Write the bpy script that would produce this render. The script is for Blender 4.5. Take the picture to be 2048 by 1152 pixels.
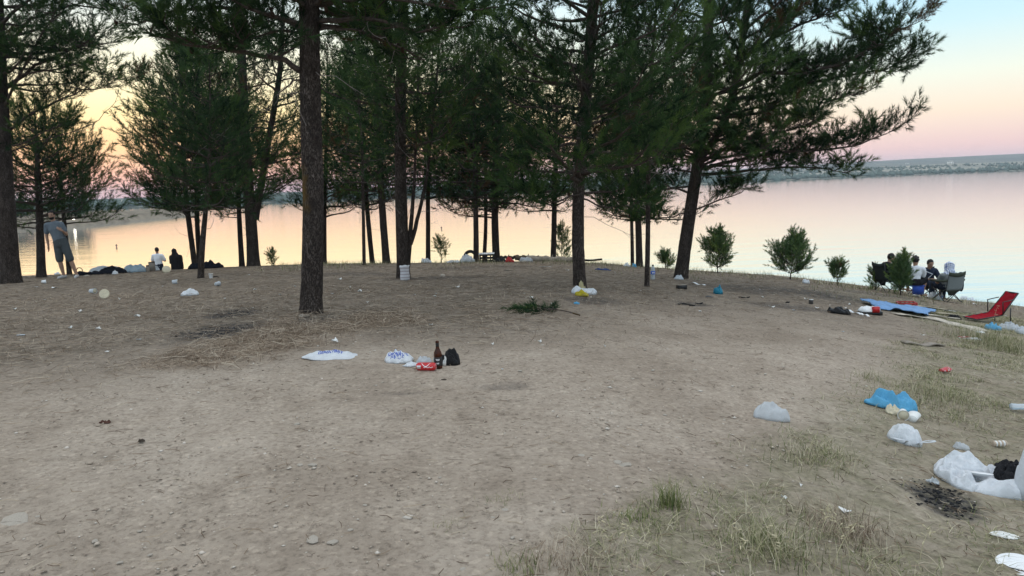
import bpy, bmesh, math, random
import numpy as np
from mathutils import Vector, Matrix
from mathutils.bvhtree import BVHTree

for o in list(bpy.data.objects):
    bpy.data.objects.remove(o)
scene = bpy.context.scene
C = scene.collection
R = math.radians

# ------------------------------------------------------------------ camera
EYE = 1.5                      # eye height over the ground at the photographer's feet
FPX = 1500.0                   # focal length in pixels of the 2048 px wide photograph
PITCH = 7.93
ROLL = -2.1
cam_d = bpy.data.cameras.new('camera')
cam = bpy.data.objects.new('camera', cam_d)
C.objects.link(cam)
cam_d.sensor_width = 36.0
cam_d.lens = FPX * 36.0 / 2048.0
cam_d.clip_start = 0.05
cam_d.clip_end = 20000
CR = Matrix.Rotation(R(90 - PITCH), 3, 'X') @ Matrix.Rotation(R(ROLL), 3, 'Z')
cam.matrix_world = Matrix.Translation((0, 0, EYE)) @ CR.to_4x4()
scene.camera = cam

# ------------------------------------------------------------------ dusk sky
def srgb(r, g, b):
    def f(c):
        c /= 255.0
        return c / 12.92 if c <= 0.04045 else ((c + 0.055) / 1.055) ** 2.4
    return (f(r), f(g), f(b), 1.0)

world = bpy.data.worlds.new('World')
scene.world = world
world.use_nodes = True
wn, wl = world.node_tree.nodes, world.node_tree.links
wn.clear()
w_out = wn.new('ShaderNodeOutputWorld')
w_bg = wn.new('ShaderNodeBackground')
w_tc = wn.new('ShaderNodeTexCoord')
w_sep = wn.new('ShaderNodeSeparateXYZ')
wl.new(w_tc.outputs['Generated'], w_sep.inputs[0])

def ramp_node(nt, stops):
    n = nt.new('ShaderNodeValToRGB')
    e = n.color_ramp.elements
    while len(e) > 1:
        e.remove(e[-1])
    e[0].position = stops[0][0]
    e[0].color = stops[0][1]
    for p, c in stops[1:]:
        k = e.new(p)
        k.color = c
    return n

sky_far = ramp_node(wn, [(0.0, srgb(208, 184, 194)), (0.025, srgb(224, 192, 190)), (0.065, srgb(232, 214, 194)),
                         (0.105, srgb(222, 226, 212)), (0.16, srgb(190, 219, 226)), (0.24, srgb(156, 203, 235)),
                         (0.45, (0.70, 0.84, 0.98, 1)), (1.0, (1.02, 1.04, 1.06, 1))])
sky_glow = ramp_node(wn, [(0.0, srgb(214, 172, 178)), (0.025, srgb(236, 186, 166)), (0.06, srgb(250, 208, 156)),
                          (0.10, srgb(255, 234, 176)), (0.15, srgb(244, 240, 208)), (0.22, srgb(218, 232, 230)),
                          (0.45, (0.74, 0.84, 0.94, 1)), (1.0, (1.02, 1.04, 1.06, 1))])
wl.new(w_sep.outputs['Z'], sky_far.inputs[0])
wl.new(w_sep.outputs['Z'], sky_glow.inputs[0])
w_dot = wn.new('ShaderNodeVectorMath')
w_dot.operation = 'DOT_PRODUCT'
wl.new(w_tc.outputs['Generated'], w_dot.inputs[0])
GLOW_AZ = R(-30)
w_dot.inputs[1].default_value = (math.sin(GLOW_AZ), math.cos(GLOW_AZ), 0)
w_map = wn.new('ShaderNodeMapRange')
w_map.interpolation_type = 'SMOOTHSTEP'
w_map.inputs['From Min'].default_value = 0.5
w_map.inputs['From Max'].default_value = 1.0
wl.new(w_dot.outputs['Value'], w_map.inputs['Value'])
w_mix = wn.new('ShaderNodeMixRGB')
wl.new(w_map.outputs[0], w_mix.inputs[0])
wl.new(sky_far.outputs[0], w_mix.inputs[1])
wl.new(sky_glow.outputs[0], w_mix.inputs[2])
# a little of the physical sky of a sun that sits on the horizon
w_sky = wn.new('ShaderNodeTexSky')
w_sky.sky_type = 'NISHITA'
w_sky.sun_disc = False
w_sky.sun_elevation = R(0.6)
w_sky.sun_rotation = GLOW_AZ
w_sc = wn.new('ShaderNodeMixRGB')
w_sc.blend_type = 'MULTIPLY'
w_sc.inputs[0].default_value = 1.0
w_sc.inputs[2].default_value = (0.012, 0.012, 0.012, 1)
wl.new(w_sky.outputs[0], w_sc.inputs[1])
w_add = wn.new('ShaderNodeMixRGB')
w_add.blend_type = 'ADD'
w_add.inputs[0].default_value = 1.0
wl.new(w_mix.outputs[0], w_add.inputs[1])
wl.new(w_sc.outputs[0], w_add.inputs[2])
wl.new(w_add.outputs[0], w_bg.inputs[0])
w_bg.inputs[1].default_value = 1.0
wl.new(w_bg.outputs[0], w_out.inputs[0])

scene.view_settings.view_transform = 'Standard'
scene.view_settings.look = 'None'
scene.view_settings.exposure = 0.42
scene.view_settings.gamma = 1.0
scene.view_settings.use_curve_mapping = False
scene.render.engine = 'CYCLES'
scene.cycles.max_bounces = 6
scene.cycles.transparent_max_bounces = 12

# ------------------------------------------------------------------ noise, rays, mesh helpers
def hash3(ix, iy, iz):
    h = (ix.astype(np.int64) * 73856093) ^ (iy.astype(np.int64) * 19349663) ^ (iz.astype(np.int64) * 83492791)
    h &= 0xffffffff
    h = ((h ^ (h >> 15)) * 2246822519) & 0xffffffff
    h = ((h ^ (h >> 13)) * 3266489917) & 0xffffffff
    h ^= h >> 16
    return h / 4294967295.0

def vn(p, seed=0):
    """value noise, p (N,3) -> 0..1"""
    p = np.asarray(p, float)
    i = np.floor(p).astype(np.int64)
    f = p - i
    f = f * f * (3 - 2 * f)
    x, y, z = i[:, 0] + seed * 131, i[:, 1] + seed * 57, i[:, 2] + seed * 17
    r = 0
    for a in (0, 1):
        wa = f[:, 0] if a else 1 - f[:, 0]
        for b in (0, 1):
            wb = f[:, 1] if b else 1 - f[:, 1]
            for c in (0, 1):
                wc = f[:, 2] if c else 1 - f[:, 2]
                r = r + wa * wb * wc * hash3(x + a, y + b, z + c)
    return r

def fbm(p, seed=0, octv=4, gain=0.5):
    p = np.asarray(p, float)
    a, s, t = 1.0, 0.0, 0.0
    for k in range(octv):
        s = s + a * vn(p * (2.03 ** k), seed + k * 7)
        t += a
        a *= gain
    return s / t

def fbm2(x, y, seed=0, octv=4, gain=0.5):
    x = np.atleast_1d(np.asarray(x, float))
    y = np.atleast_1d(np.asarray(y, float))
    return fbm(np.stack([x, y, np.zeros_like(x) + 0.37], 1), seed, octv, gain)

def sstep(a, b, x):
    t = np.clip((x - a) / (b - a), 0, 1)
    return t * t * (3 - 2 * t)

EYEV = Vector((0, 0, EYE))

def ray(px, py):
    return CR @ Vector(((px - 1024) / FPX, -(py - 576) / FPX, -1.0))

def at(px, py, d):
    """the point on the sight line through a photo pixel, d metres ahead"""
    v = ray(px, py)
    return EYEV + v * (d / v.y)

def proj(p):
    q = CR.transposed() @ (Vector(p) - EYEV)
    return 1024 + FPX * q.x / -q.z, 576 - FPX * q.y / -q.z

# the bank: a gently domed point of land that drops to the lake 26 m ahead
CREST = [(-700, 552), (0, 553), (100, 550), (300, 542), (500, 532), (650, 527), (800, 526), (1000, 523), (1100, 522), (1200, 526),
         (1280, 533), (1380, 540), (1450, 545), (1550, 551), (1650, 562), (1720, 571), (1800, 581), (1900, 597),
         (2000, 607), (2048, 613), (2400, 650)]
BQ = 0.00222
DC = 26.0
_t, _a = [], []
for _x, _y in CREST:
    _v = ray(_x, _y)
    _t.append(_v.x / _v.y)
    _a.append(-_v.z / _v.y - 2 * math.sqrt(EYE * BQ))
_t, _a = np.array(_t), np.array(_a)
WATER_Z = EYE - 5.0

def hgt(X, Y):
    X = np.atleast_1d(np.asarray(X, float))
    Y = np.atleast_1d(np.asarray(Y, float))
    Yc = np.maximum(Y, 0.0)
    t = X / np.maximum(Y, 2.0)
    a = np.interp(t, _t, _a)
    far = np.maximum(Yc - DC, 0)
    z = -(a * Yc + BQ * Yc * Yc + 0.022 * far * far)
    # low swells and foot-worn dips
    fade = sstep(30, 18, Yc) * 0.8 + 0.2
    z = z + fade * (0.10 * (fbm2(X * 0.28, Y * 0.28, 3, 3) - 0.5) + 0.035 * (fbm2(X * 1.3, Y * 1.3, 5, 3) - 0.5))
    z = z - 0.012 * X * 0
    return np.maximum(z, WATER_Z - 3.0)

def h1(x, y):
    return float(hgt([x], [y])[0])

def hit(px, py):
    v = ray(px, py)
    v = v / v.y
    ys = np.geomspace(1.0, 45, 700)
    X, Z = v.x * ys, EYE + v.z * ys
    g = hgt(X, ys)
    below = np.nonzero(Z <= g)[0]
    if len(below) == 0:
        k = int(np.argmin(Z - g))
        return Vector((X[k], ys[k], g[k]))
    k = below[0]
    lo, hi = (ys[k - 1] if k else ys[0]), ys[k]
    for _ in range(24):
        m = 0.5 * (lo + hi)
        if EYE + v.z * m <= h1(v.x * m, m):
            hi = m
        else:
            lo = m
    return Vector((v.x * hi, hi, h1(v.x * hi, hi)))

def gp(px, d):
    """ground point d metres ahead that shows in the photo column px"""
    x = (px - 1024) / FPX * d
    for _ in range(8):
        z = h1(x, d)
        x += (px - proj((x, d, z))[0]) / FPX * d
    return Vector((x, d, h1(x, d)))

class MB:
    """collects pieces of one mesh"""
    def __init__(s):
        s.v, s.t, s.q, s.n = [], [], [], 0
        s.att = []
    def add(s, v, t=None, q=None, att=None):
        v = np.asarray(v, float).reshape(-1, 3)
        if t is not None and len(t):
            s.t.append(np.asarray(t, np.int64).reshape(-1, 3) + s.n)
        if q is not None and len(q):
            s.q.append(np.asarray(q, np.int64).reshape(-1, 4) + s.n)
        s.v.append(v)
        s.att.append(np.full(len(v), 0.5) if att is None else np.broadcast_to(np.asarray(att, float), (len(v),)))
        s.n += len(v)
    def arrays(s):
        v = np.concatenate(s.v) if s.v else np.zeros((0, 3))
        t = np.concatenate(s.t) if s.t else np.zeros((0, 3), np.int64)
        q = np.concatenate(s.q) if s.q else np.zeros((0, 4), np.int64)
        return v, t, q
    def mesh(s, name, origin=(0, 0, 0), smooth=True, att=None):
        v, t, q = s.arrays()
        v = v - np.asarray(origin, float)
        return mesh_np(name, v, t, q, smooth, np.concatenate(s.att) if att else None, att)
    # shapes
    def tube(s, pts, rad, sides=6, cap=True, att=None, flat=None):
        P = [Vector(p) for p in pts]
        n = len(P)
        rad = [rad] * n if not hasattr(rad, '__len__') else rad
        u = None
        V = []
        for i in range(n):
            d = (P[min(i + 1, n - 1)] - P[max(i - 1, 0)])
            d = d.normalized() if d.length > 1e-9 else Vector((0, 0, 1))
            if u is None:
                u = d.orthogonal().normalized()
            u = (u - d * u.dot(d))
            u = u.normalized() if u.length > 1e-6 else d.orthogonal().normalized()
            w = d.cross(u)
            for k in range(sides):
                a = 2 * math.pi * k / sides
                V.append(P[i] + (u * math.cos(a) + w * math.sin(a)) * rad[i])
        Q = []
        for i in range(n - 1):
            for k in range(sides):
                a, b = i * sides + k, i * sides + (k + 1) % sides
                Q.append((a, b, b + sides, a + sides))
        T = []
        if cap:
            V.append(P[0]); V.append(P[-1])
            c0, c1 = len(V) - 2, len(V) - 1
            for k in range(sides):
                T.append((c0, (k + 1) % sides, k))
                T.append((c1, (n - 1) * sides + k, (n - 1) * sides + (k + 1) % sides))
        s.add([tuple(p) for p in V], T, Q, att)
    def box(s, c, size, rz=0.0, tilt=None):
        M = Matrix.Rotation(rz, 3, 'Z')
        if tilt is not None:
            M = M @ tilt
        V = []
        for z in (-.5, .5):
            for x, y in ((-.5, -.5), (.5, -.5), (.5, .5), (-.5, .5)):
                V.append(Vector(c) + M @ Vector((x * size[0], y * size[1], z * size[2])))
        s.add([tuple(p) for p in V], None, [(3, 2, 1, 0), (4, 5, 6, 7), (0, 1, 5, 4), (1, 2, 6, 5), (2, 3, 7, 6), (3, 0, 4, 7)])
    def ell(s, c, r, rot=None, seg=16, rings=10):
        V, Q, T = [], [], []
        M = rot if rot is not None else Matrix.Identity(3)
        for i in range(1, rings):
            th = math.pi * i / rings
            for k in range(seg):
                a = 2 * math.pi * k / seg
                V.append(Vector(c) + M @ Vector((r[0] * math.sin(th) * math.cos(a), r[1] * math.sin(th) * math.sin(a), r[2] * math.cos(th))))
        for i in range(rings - 2):
            for k in range(seg):
                a, b = i * seg + k, i * seg + (k + 1) % seg
                Q.append((a, a + seg, b + seg, b))
        V.append(Vector(c) + M @ Vector((0, 0, r[2]))); V.append(Vector(c) + M @ Vector((0, 0, -r[2])))
        n0, n1 = len(V) - 2, len(V) - 1
        for k in range(seg):
            T.append((n0, k, (k + 1) % seg))
            T.append((n1, (rings - 2) * seg + (k + 1) % seg, (rings - 2) * seg + k))
        s.add([tuple(p) for p in V], T, Q)
    def caps(s, p0, r0, p1, r1, seg=12):
        """a tapered limb with round ends"""
        p0, p1 = Vector(p0), Vector(p1)
        d = (p1 - p0)
        L = d.length
        if L < 1e-6:
            s.ell(p0, (r0,) * 3); return
        d = d / L
        pts, rad = [], []
        for a in (-85, -60, -30):
            pts.append(p0 + d * r0 * math.sin(R(a))); rad.append(r0 * math.cos(R(a)))
        for k in range(5):
            u = k / 4
            pts.append(p0 + d * L * u); rad.append(r0 + (r1 - r0) * u)
        for a in (30, 60, 85):
            pts.append(p1 + d * r1 * math.sin(R(a))); rad.append(r1 * math.cos(R(a)))
        s.tube(pts, rad, seg)
    def lathe(s, prof, seg=20, M=None, loc=(0, 0, 0)):
        """prof: (r, z) from bottom to top, closed by caps"""
        V, Q, T = [], [], []
        M = M if M is not None else Matrix.Identity(3)
        for r, z in prof:
            for k in range(seg):
                a = 2 * math.pi * k / seg
                V.append(Vector(loc) + M @ Vector((r * math.cos(a), r * math.sin(a), z)))
        n = len(prof)
        for i in range(n - 1):
            for k in range(seg):
                a, b = i * seg + k, i * seg + (k + 1) % seg
                Q.append((a, b, b + seg, a + seg))
        V.append(Vector(loc) + M @ Vector((0, 0, prof[0][1]))); V.append(Vector(loc) + M @ Vector((0, 0, prof[-1][1])))
        c0, c1 = len(V) - 2, len(V) - 1
        for k in range(seg):
            T.append((c0, (k + 1) % seg, k))
            T.append((c1, (n - 1) * seg + k, (n - 1) * seg + (k + 1) % seg))
        s.add([tuple(p) for p in V], T, Q)

def mesh_np(name, v, t, q, smooth=True, att=None, attname=None):
    me = bpy.data.meshes.new(name)
    v = np.ascontiguousarray(v, np.float32)
    nt, nq = len(t), len(q)
    me.vertices.add(len(v))
    me.vertices.foreach_set('co', v.ravel())
    idx = np.concatenate([np.asarray(t, np.int32).ravel(), np.asarray(q, np.int32).ravel()])
    me.loops.add(len(idx))
    me.loops.foreach_set('vertex_index', idx)
    me.polygons.add(nt + nq)
    start = np.concatenate([np.arange(nt) * 3, nt * 3 + np.arange(nq) * 4]).astype(np.int32)
    me.polygons.foreach_set('loop_start', start)
    if smooth:
        me.polygons.foreach_set('use_smooth', np.ones(nt + nq, bool))
    if att is not None:
        a = me.attributes.new(attname, 'FLOAT', 'POINT')
        a.data.foreach_set('value', np.ascontiguousarray(att, np.float32))
    me.update(calc_edges=True)
    return me

def link(name, me, mat=None, parent=None, loc=(0, 0, 0), rot=(0, 0, 0)):
    o = bpy.data.objects.new(name, me)
    C.objects.link(o)
    o.location = loc
    o.rotation_euler = rot
    if parent is not None:
        o.parent = parent
    if mat is not None and me is not None:
        me.materials.clear()
        me.materials.append(mat)
    return o

def tag(o, label=None, cat=None, group=None, kind=None):
    if label: o['label'] = label
    if cat: o['category'] = cat
    if group: o['group'] = group
    if kind: o['kind'] = kind
    return o

def thing(name, label, cat, loc, group=None, rz=0.0):
    o = link(name, None, None, None, loc, (0, 0, rz))
    o.empty_display_size = 0.2
    return tag(o, label, cat, group)

def part(name, mb, mat, parent, smooth=True, att=None, kind=None, label=None, origin=(0, 0, 0)):
    o = link(name, mb.mesh(name, origin, smooth, att), mat, parent)
    return tag(o, label=label, kind=kind)

# ------------------------------------------------------------------ materials
MATS = {}

class NT:
    def __init__(s, name):
        s.m = bpy.data.materials.new(name)
        s.m.use_nodes = True
        s.n, s.l = s.m.node_tree.nodes, s.m.node_tree.links
        s.n.clear()
        s.out = s.n.new('ShaderNodeOutputMaterial')
        MATS[name] = s.m
    def new(s, t, **kw):
        n = s.n.new(t)
        for k, v in kw.items():
            setattr(n, k, v)
        return n
    def lk(s, a, b):
        s.l.new(a, b)
    def noise(s, scale, detail=4, rough=0.55, vec=None):
        n = s.new('ShaderNodeTexNoise')
        n.inputs['Scale'].default_value = scale
        n.inputs['Detail'].default_value = detail
        n.inputs['Roughness'].default_value = rough
        if vec is not None:
            s.lk(vec, n.inputs['Vector'])
        return n
    def coords(s, scale=(1, 1, 1)):
        tc = s.new('ShaderNodeTexCoord')
        mp = s.new('ShaderNodeMapping')
        mp.inputs['Scale'].default_value = scale
        s.lk(tc.outputs['Object'], mp.inputs[0])
        return mp.outputs[0]
    def ramp(s, fac, stops):
        n = ramp_node(s.n, stops)
        s.lk(fac, n.inputs[0])
        return n.outputs[0]
    def mix(s, fac, a, b, mode='MIX'):
        n = s.new('ShaderNodeMixRGB', blend_type=mode)
        for i, x in enumerate((fac, a, b)):
            if hasattr(x, 'is_linked') or hasattr(x, 'links'):
                s.lk(x, n.inputs[i])
            elif i == 0:
                n.inputs[0].default_value = x
            else:
                n.inputs[i].default_value = tuple(x) if len(x) == 4 else tuple(x) + (1,)
        return n.outputs[0]
    def attr(s, name):
        n = s.new('ShaderNodeAttribute', attribute_name=name)
        return n.outputs['Fac']
    def bsdf(s, base=None, rough=0.8, spec=0.3, bump=None, bstr=0.5, bdist=0.02):
        b = s.new('ShaderNodeBsdfPrincipled')
        if base is not None:
            if hasattr(base, 'links'):
                s.lk(base, b.inputs['Base Color'])
            else:
                b.inputs['Base Color'].default_value = tuple(base) if len(base) == 4 else tuple(base) + (1,)
        if hasattr(rough, 'links'):
            s.lk(rough, b.inputs['Roughness'])
        else:
            b.inputs['Roughness'].default_value = rough
        b.inputs['Specular IOR Level'].default_value = spec
        if bump is not None:
            bp = s.new('ShaderNodeBump')
            bp.inputs['Strength'].default_value = bstr
            bp.inputs['Distance'].default_value = bdist
            s.lk(bump, bp.inputs['Height'])
            s.lk(bp.outputs[0], b.inputs['Normal'])
        s.lk(b.outputs[0], s.out.inputs[0])
        return b

def simple(name, col, rough=0.7, spec=0.3, var=0.25, scale=20, bump=0.0, metal=0.0):
    if name in MATS:
        return MATS[name]
    t = NT(name)
    nz = t.noise(scale, 4, 0.6, t.coords())
    c0 = tuple(max(0, c * (1 - var)) for c in col)
    c1 = tuple(min(1, c * (1 + var)) for c in col)
    base = t.ramp(nz.outputs['Fac'], [(0.3, c0 + (1,)), (0.7, c1 + (1,))])
    b = t.bsdf(base, rough, spec, nz.outputs['Fac'] if bump else None, bump, 0.02)
    b.inputs['Metallic'].default_value = metal
    return t.m

def plastic(name, col, clear=0.0, rough=0.35, translucent=0.35, spec=0.45):
    """thin plastic film"""
    if name in MATS:
        return MATS[name]
    t = NT(name)
    nz = t.noise(14, 5, 0.65, t.coords())
    base = t.ramp(nz.outputs['Fac'], [(0.25, tuple(c * 0.86 for c in col) + (1,)), (0.7, tuple(col) + (1,))])
    vc = t.new('ShaderNodeTexVoronoi', feature='DISTANCE_TO_EDGE')
    vc.inputs['Scale'].default_value = 38
    t.lk(t.mix(0.25, t.coords(), nz.outputs['Color'], 'ADD'), vc.inputs['Vector'])
    cr = t.mix(0.6, nz.outputs['Fac'], t.ramp(vc.outputs['Distance'], [(0.0, (0, 0, 0, 1)), (0.25, (1, 1, 1, 1))]), 'ADD')
    b = t.bsdf(base, rough, spec, cr, 0.6, 0.012)
    tr = t.new('ShaderNodeBsdfTranslucent')
    t.lk(base, tr.inputs[0])
    mx = t.new('ShaderNodeMixShader')
    mx.inputs[0].default_value = translucent
    t.lk(b.outputs[0], mx.inputs[1]); t.lk(tr.outputs[0], mx.inputs[2])
    fin = mx.outputs[0]
    if clear > 0:
        tp = t.new('ShaderNodeBsdfTransparent')
        m2 = t.new('ShaderNodeMixShader')
        m2.inputs[0].default_value = clear
        t.lk(fin, m2.inputs[1]); t.lk(tp.outputs[0], m2.inputs[2])
        fin = m2.outputs[0]
    t.lk(fin, t.out.inputs[0])
    return t.m

def mat_needles(name, dark, light):
    t = NT(name)
    base = t.ramp(t.attr('tint'), [(0.0, dark + (1,)), (0.55, light + (1,)), (0.93, (light[0] * 1.9, light[1] * 1.6, light[2] * 1.0, 1)), (0.97, (0.10, 0.062, 0.032, 1))])
    b = t.bsdf(base, 0.7, 0.06)
    tr = t.new('ShaderNodeBsdfTranslucent')
    t.lk(base, tr.inputs[0])
    mx = t.new('ShaderNodeMixShader')
    mx.inputs[0].default_value = 0.2
    t.lk(b.outputs[0], mx.inputs[1]); t.lk(tr.outputs[0], mx.inputs[2])
    t.lk(mx.outputs[0], t.out.inputs[0])
    return t.m

M_needle = mat_needles('pine_needles', (0.010, 0.024, 0.014), (0.052, 0.098, 0.036))
M_young = mat_needles('young_pine_needles', (0.065, 0.115, 0.05), (0.125, 0.20, 0.08))

def mat_bark():
    t = NT('pine_bark')
    v = t.coords((1, 1, 0.28))
    vo = t.new('ShaderNodeTexVoronoi', feature='DISTANCE_TO_EDGE')
    vo.inputs['Scale'].default_value = 42
    nz = t.noise(16, 5, 0.65, v)
    vw = t.mix(0.16, v, nz.outputs['Color'], 'ADD')
    t.lk(vw, vo.inputs['Vector'])
    crack = t.ramp(vo.outputs['Distance'], [(0.0, (0, 0, 0, 1)), (0.22, (1, 1, 1, 1))])
    n2 = t.noise(7, 6, 0.65, t.coords((1, 1, 0.5)))
    plate = t.ramp(n2.outputs['Fac'], [(0.3, (0.060, 0.046, 0.040, 1)), (0.5, (0.135, 0.110, 0.097, 1)), (0.72, (0.20, 0.165, 0.142, 1))])
    n3 = t.noise(60, 4, 0.7, v)
    plate = t.mix(0.7, plate, t.ramp(n3.outputs['Fac'], [(0.3, (0.5, 0.5, 0.5, 1)), (0.65, (1.15, 1.15, 1.15, 1))]), 'MULTIPLY')
    base = t.mix(crack, (0.035, 0.026, 0.022), plate)
    li = t.attr('tint')
    base = t.mix(li, base, (0.20, 0.12, 0.03))
    hs = t.mix(0.5, crack, n3.outputs['Fac'], 'ADD')
    t.bsdf(base, 0.95, 0.15, hs, 0.9, 0.025)
    return t.m
M_bark = mat_bark()
M_deadtwig = simple('dead_twig_bark', (0.23, 0.205, 0.19), 0.95, 0.1, 0.3, 30)
M_twig = simple('twig_bark', (0.075, 0.060, 0.052), 0.95, 0.1, 0.4, 30, 0.4)
M_cone = simple('cone_scales', (0.05, 0.034, 0.024), 0.9, 0.1, 0.4, 80, 0.5)
# ------------------------------------------------------------------ ground
rng = np.random.default_rng(11)

def ray_xy(px, py):
    p = hit(px, py)
    return (p.x, p.y)

# burnt and ashy spots left by camp fires: (x, y, rx, ry, strength)
BURN = []
for px, py, rx, ry, st in ((440, 660, 0.46, 0.62, 1.0), (462, 627, 0.34, 0.5, 0.95), (1885, 990, 0.20, 0.20, 0.9), (1900, 1015, 0.16, 0.15, 0.7),
                           (1385, 608, 0.35, 0.25, 0.6), (1180, 600, 0.55, 0.5, 0.55), (1500, 578, 1.2, 1.2, 0.5), (1640, 590, 1.5, 1.1, 0.55),
                           (1600, 615, 1.0, 0.45, 0.5), (1900, 622, 0.7, 0.35, 0.8), (1760, 590, 1.2, 0.8, 0.45), (1915, 634, 0.5, 0.2, 0.9),
                           (870, 556, 1.2, 0.5, 0.45), (700, 548, 1.4, 0.6, 0.4), (950, 535, 1.5, 1.0, 0.4), (60, 556, 2.0, 1.0, 0.35),
                           (1010, 772, 0.22, 0.10, 0.35), (800, 786, 0.25, 0.06, 0.3), (650, 637, 0.5, 0.4, 0.5)):
    p = hit(px, py)
    BURN.append((p.x, p.y, rx, ry, st))

def burn_at(X, Y):
    b = np.zeros_like(X)
    n = fbm2(X * 3.1, Y * 3.1, 21, 4)
    for x, y, rx, ry, st in BURN:
        d = np.sqrt(((X - x) / rx) ** 2 + ((Y - y) / ry) ** 2)
        b = np.maximum(b, np.minimum(1, 1.25 * st) * sstep(1.25, 0.45, d + (n - 0.5) * 1.1))
    return b

# edge of the grassy verge on the right, from sight lines along it
_edge = [ray_xy(px, py) for px, py in ((960, 1150), (1180, 1060), (1380, 985), (1560, 880), (1700, 770), (1800, 690), (1880, 652))]
_ey = np.array([e[1] for e in _edge]); _ex = np.array([e[0] for e in _edge])
_o = np.argsort(_ey); _ey, _ex = _ey[_o], _ex[_o]

def verge(X, Y):
    """0 on the track, 1 well inside the grassy verge"""
    xb = np.interp(Y, _ey, _ex)
    w = 0.25 + 0.05 * Y
    g = sstep(-w * 0.6, w, X - xb + (fbm2(X * 1.6, Y * 1.6, 31, 3) - 0.5) * 1.1)
    return g * sstep(19, 14, Y)

_straw_c = [hit(px, py) for px, py in ((640, 650), (520, 690), (410, 715), (740, 640))]
_straw_r = [(1.0, 0.9), (0.8, 1.0), (0.8, 0.7), (0.7, 0.6)]

def straw(X, Y):
    s = np.zeros_like(X)
    n = fbm2(X * 1.7, Y * 1.7, 41, 3)
    for p, (rx, ry) in zip(_straw_c, _straw_r):
        d = np.sqrt(((X - p.x) / rx) ** 2 + ((Y - p.y) / ry) ** 2)
        s = np.maximum(s, sstep(1.25, 0.1, d + (n - 0.5) * 1.6))
    return s * np.clip(1 - 1.6 * burn_at(X, Y), 0, 1)

def duff_shade(X, Y):
    """brown needle litter and dead grass under the trees, thin on the worn track, with canopy shade painted in toward the back"""
    n = fbm2(X * 0.55 + 3, Y * 0.55, 51, 4)
    back = sstep(5.8, 9.0, Y + X * -0.30 + (n - 0.5) * 4.0)
    right = sstep(2.5, -1.5, X - (Y - 8) * 0.35 + (n - 0.5) * 3)
    return np.clip(back * (0.45 + 0.55 * right) * (0.45 + 0.9 * n) + .75 * sstep(9.5, 14, Y - X * .15 + (n - .5) * 3), 0, 1)  # last term darkens the back: needle litter plus painted-in canopy shade

def build_ground():
    oy = -4.0
    th_f = np.radians(np.linspace(-52, 52, 350))
    th_b = np.radians(np.linspace(52, 308, 74))[1:-1]
    th = np.concatenate([th_f, th_b])
    r = np.concatenate([np.linspace(0.6, 5.2, 12), np.geomspace(5.4, 48, 270), np.geomspace(50, 420, 16)])
    TH, RR = np.meshgrid(th, r)
    X = (RR * np.sin(TH)).ravel()
    Y = (RR * np.cos(TH) + oy).ravel()
    Z = hgt(X, Y)
    near = sstep(14, 5, Y) * (Y > 0)
    Z = Z + near * (0.016 * (fbm2(X * 9, Y * 9, 8, 3) - 0.5) + 0.03 * (fbm2(X * 3.3, Y * 3.3, 18, 2) - 0.5))
    Z = Z - 0.02 * burn_at(X, Y) * (Y < 14)
    nt, nr = len(th), len(r)
    i = np.arange(nr - 1)[:, None] * nt
    k = np.arange(nt)[None, :]
    k2 = (k + 1) % nt
    q = np.stack([i + k, i + nt + k, i + nt + k2, i + k2], -1).reshape(-1, 4)[:, ::-1]
    v = np.stack([X, Y, Z], 1)
    v = np.concatenate([v, [[0, oy, h1(0, oy)]]])
    tc = len(v) - 1
    t = np.stack([np.arange(nt), (np.arange(nt) + 1) % nt, np.full(nt, tc)], 1)
    me = mesh_np('ground', v, t, q, True)
    for nm, fn in (('burn', burn_at), ('verge', verge), ('duff_shade', duff_shade), ('straw', straw)):
        a = me.attributes.new(nm, 'FLOAT', 'POINT')
        a.data.foreach_set('value', fn(v[:, 0], v[:, 1]).astype(np.float32))
    return me

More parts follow.
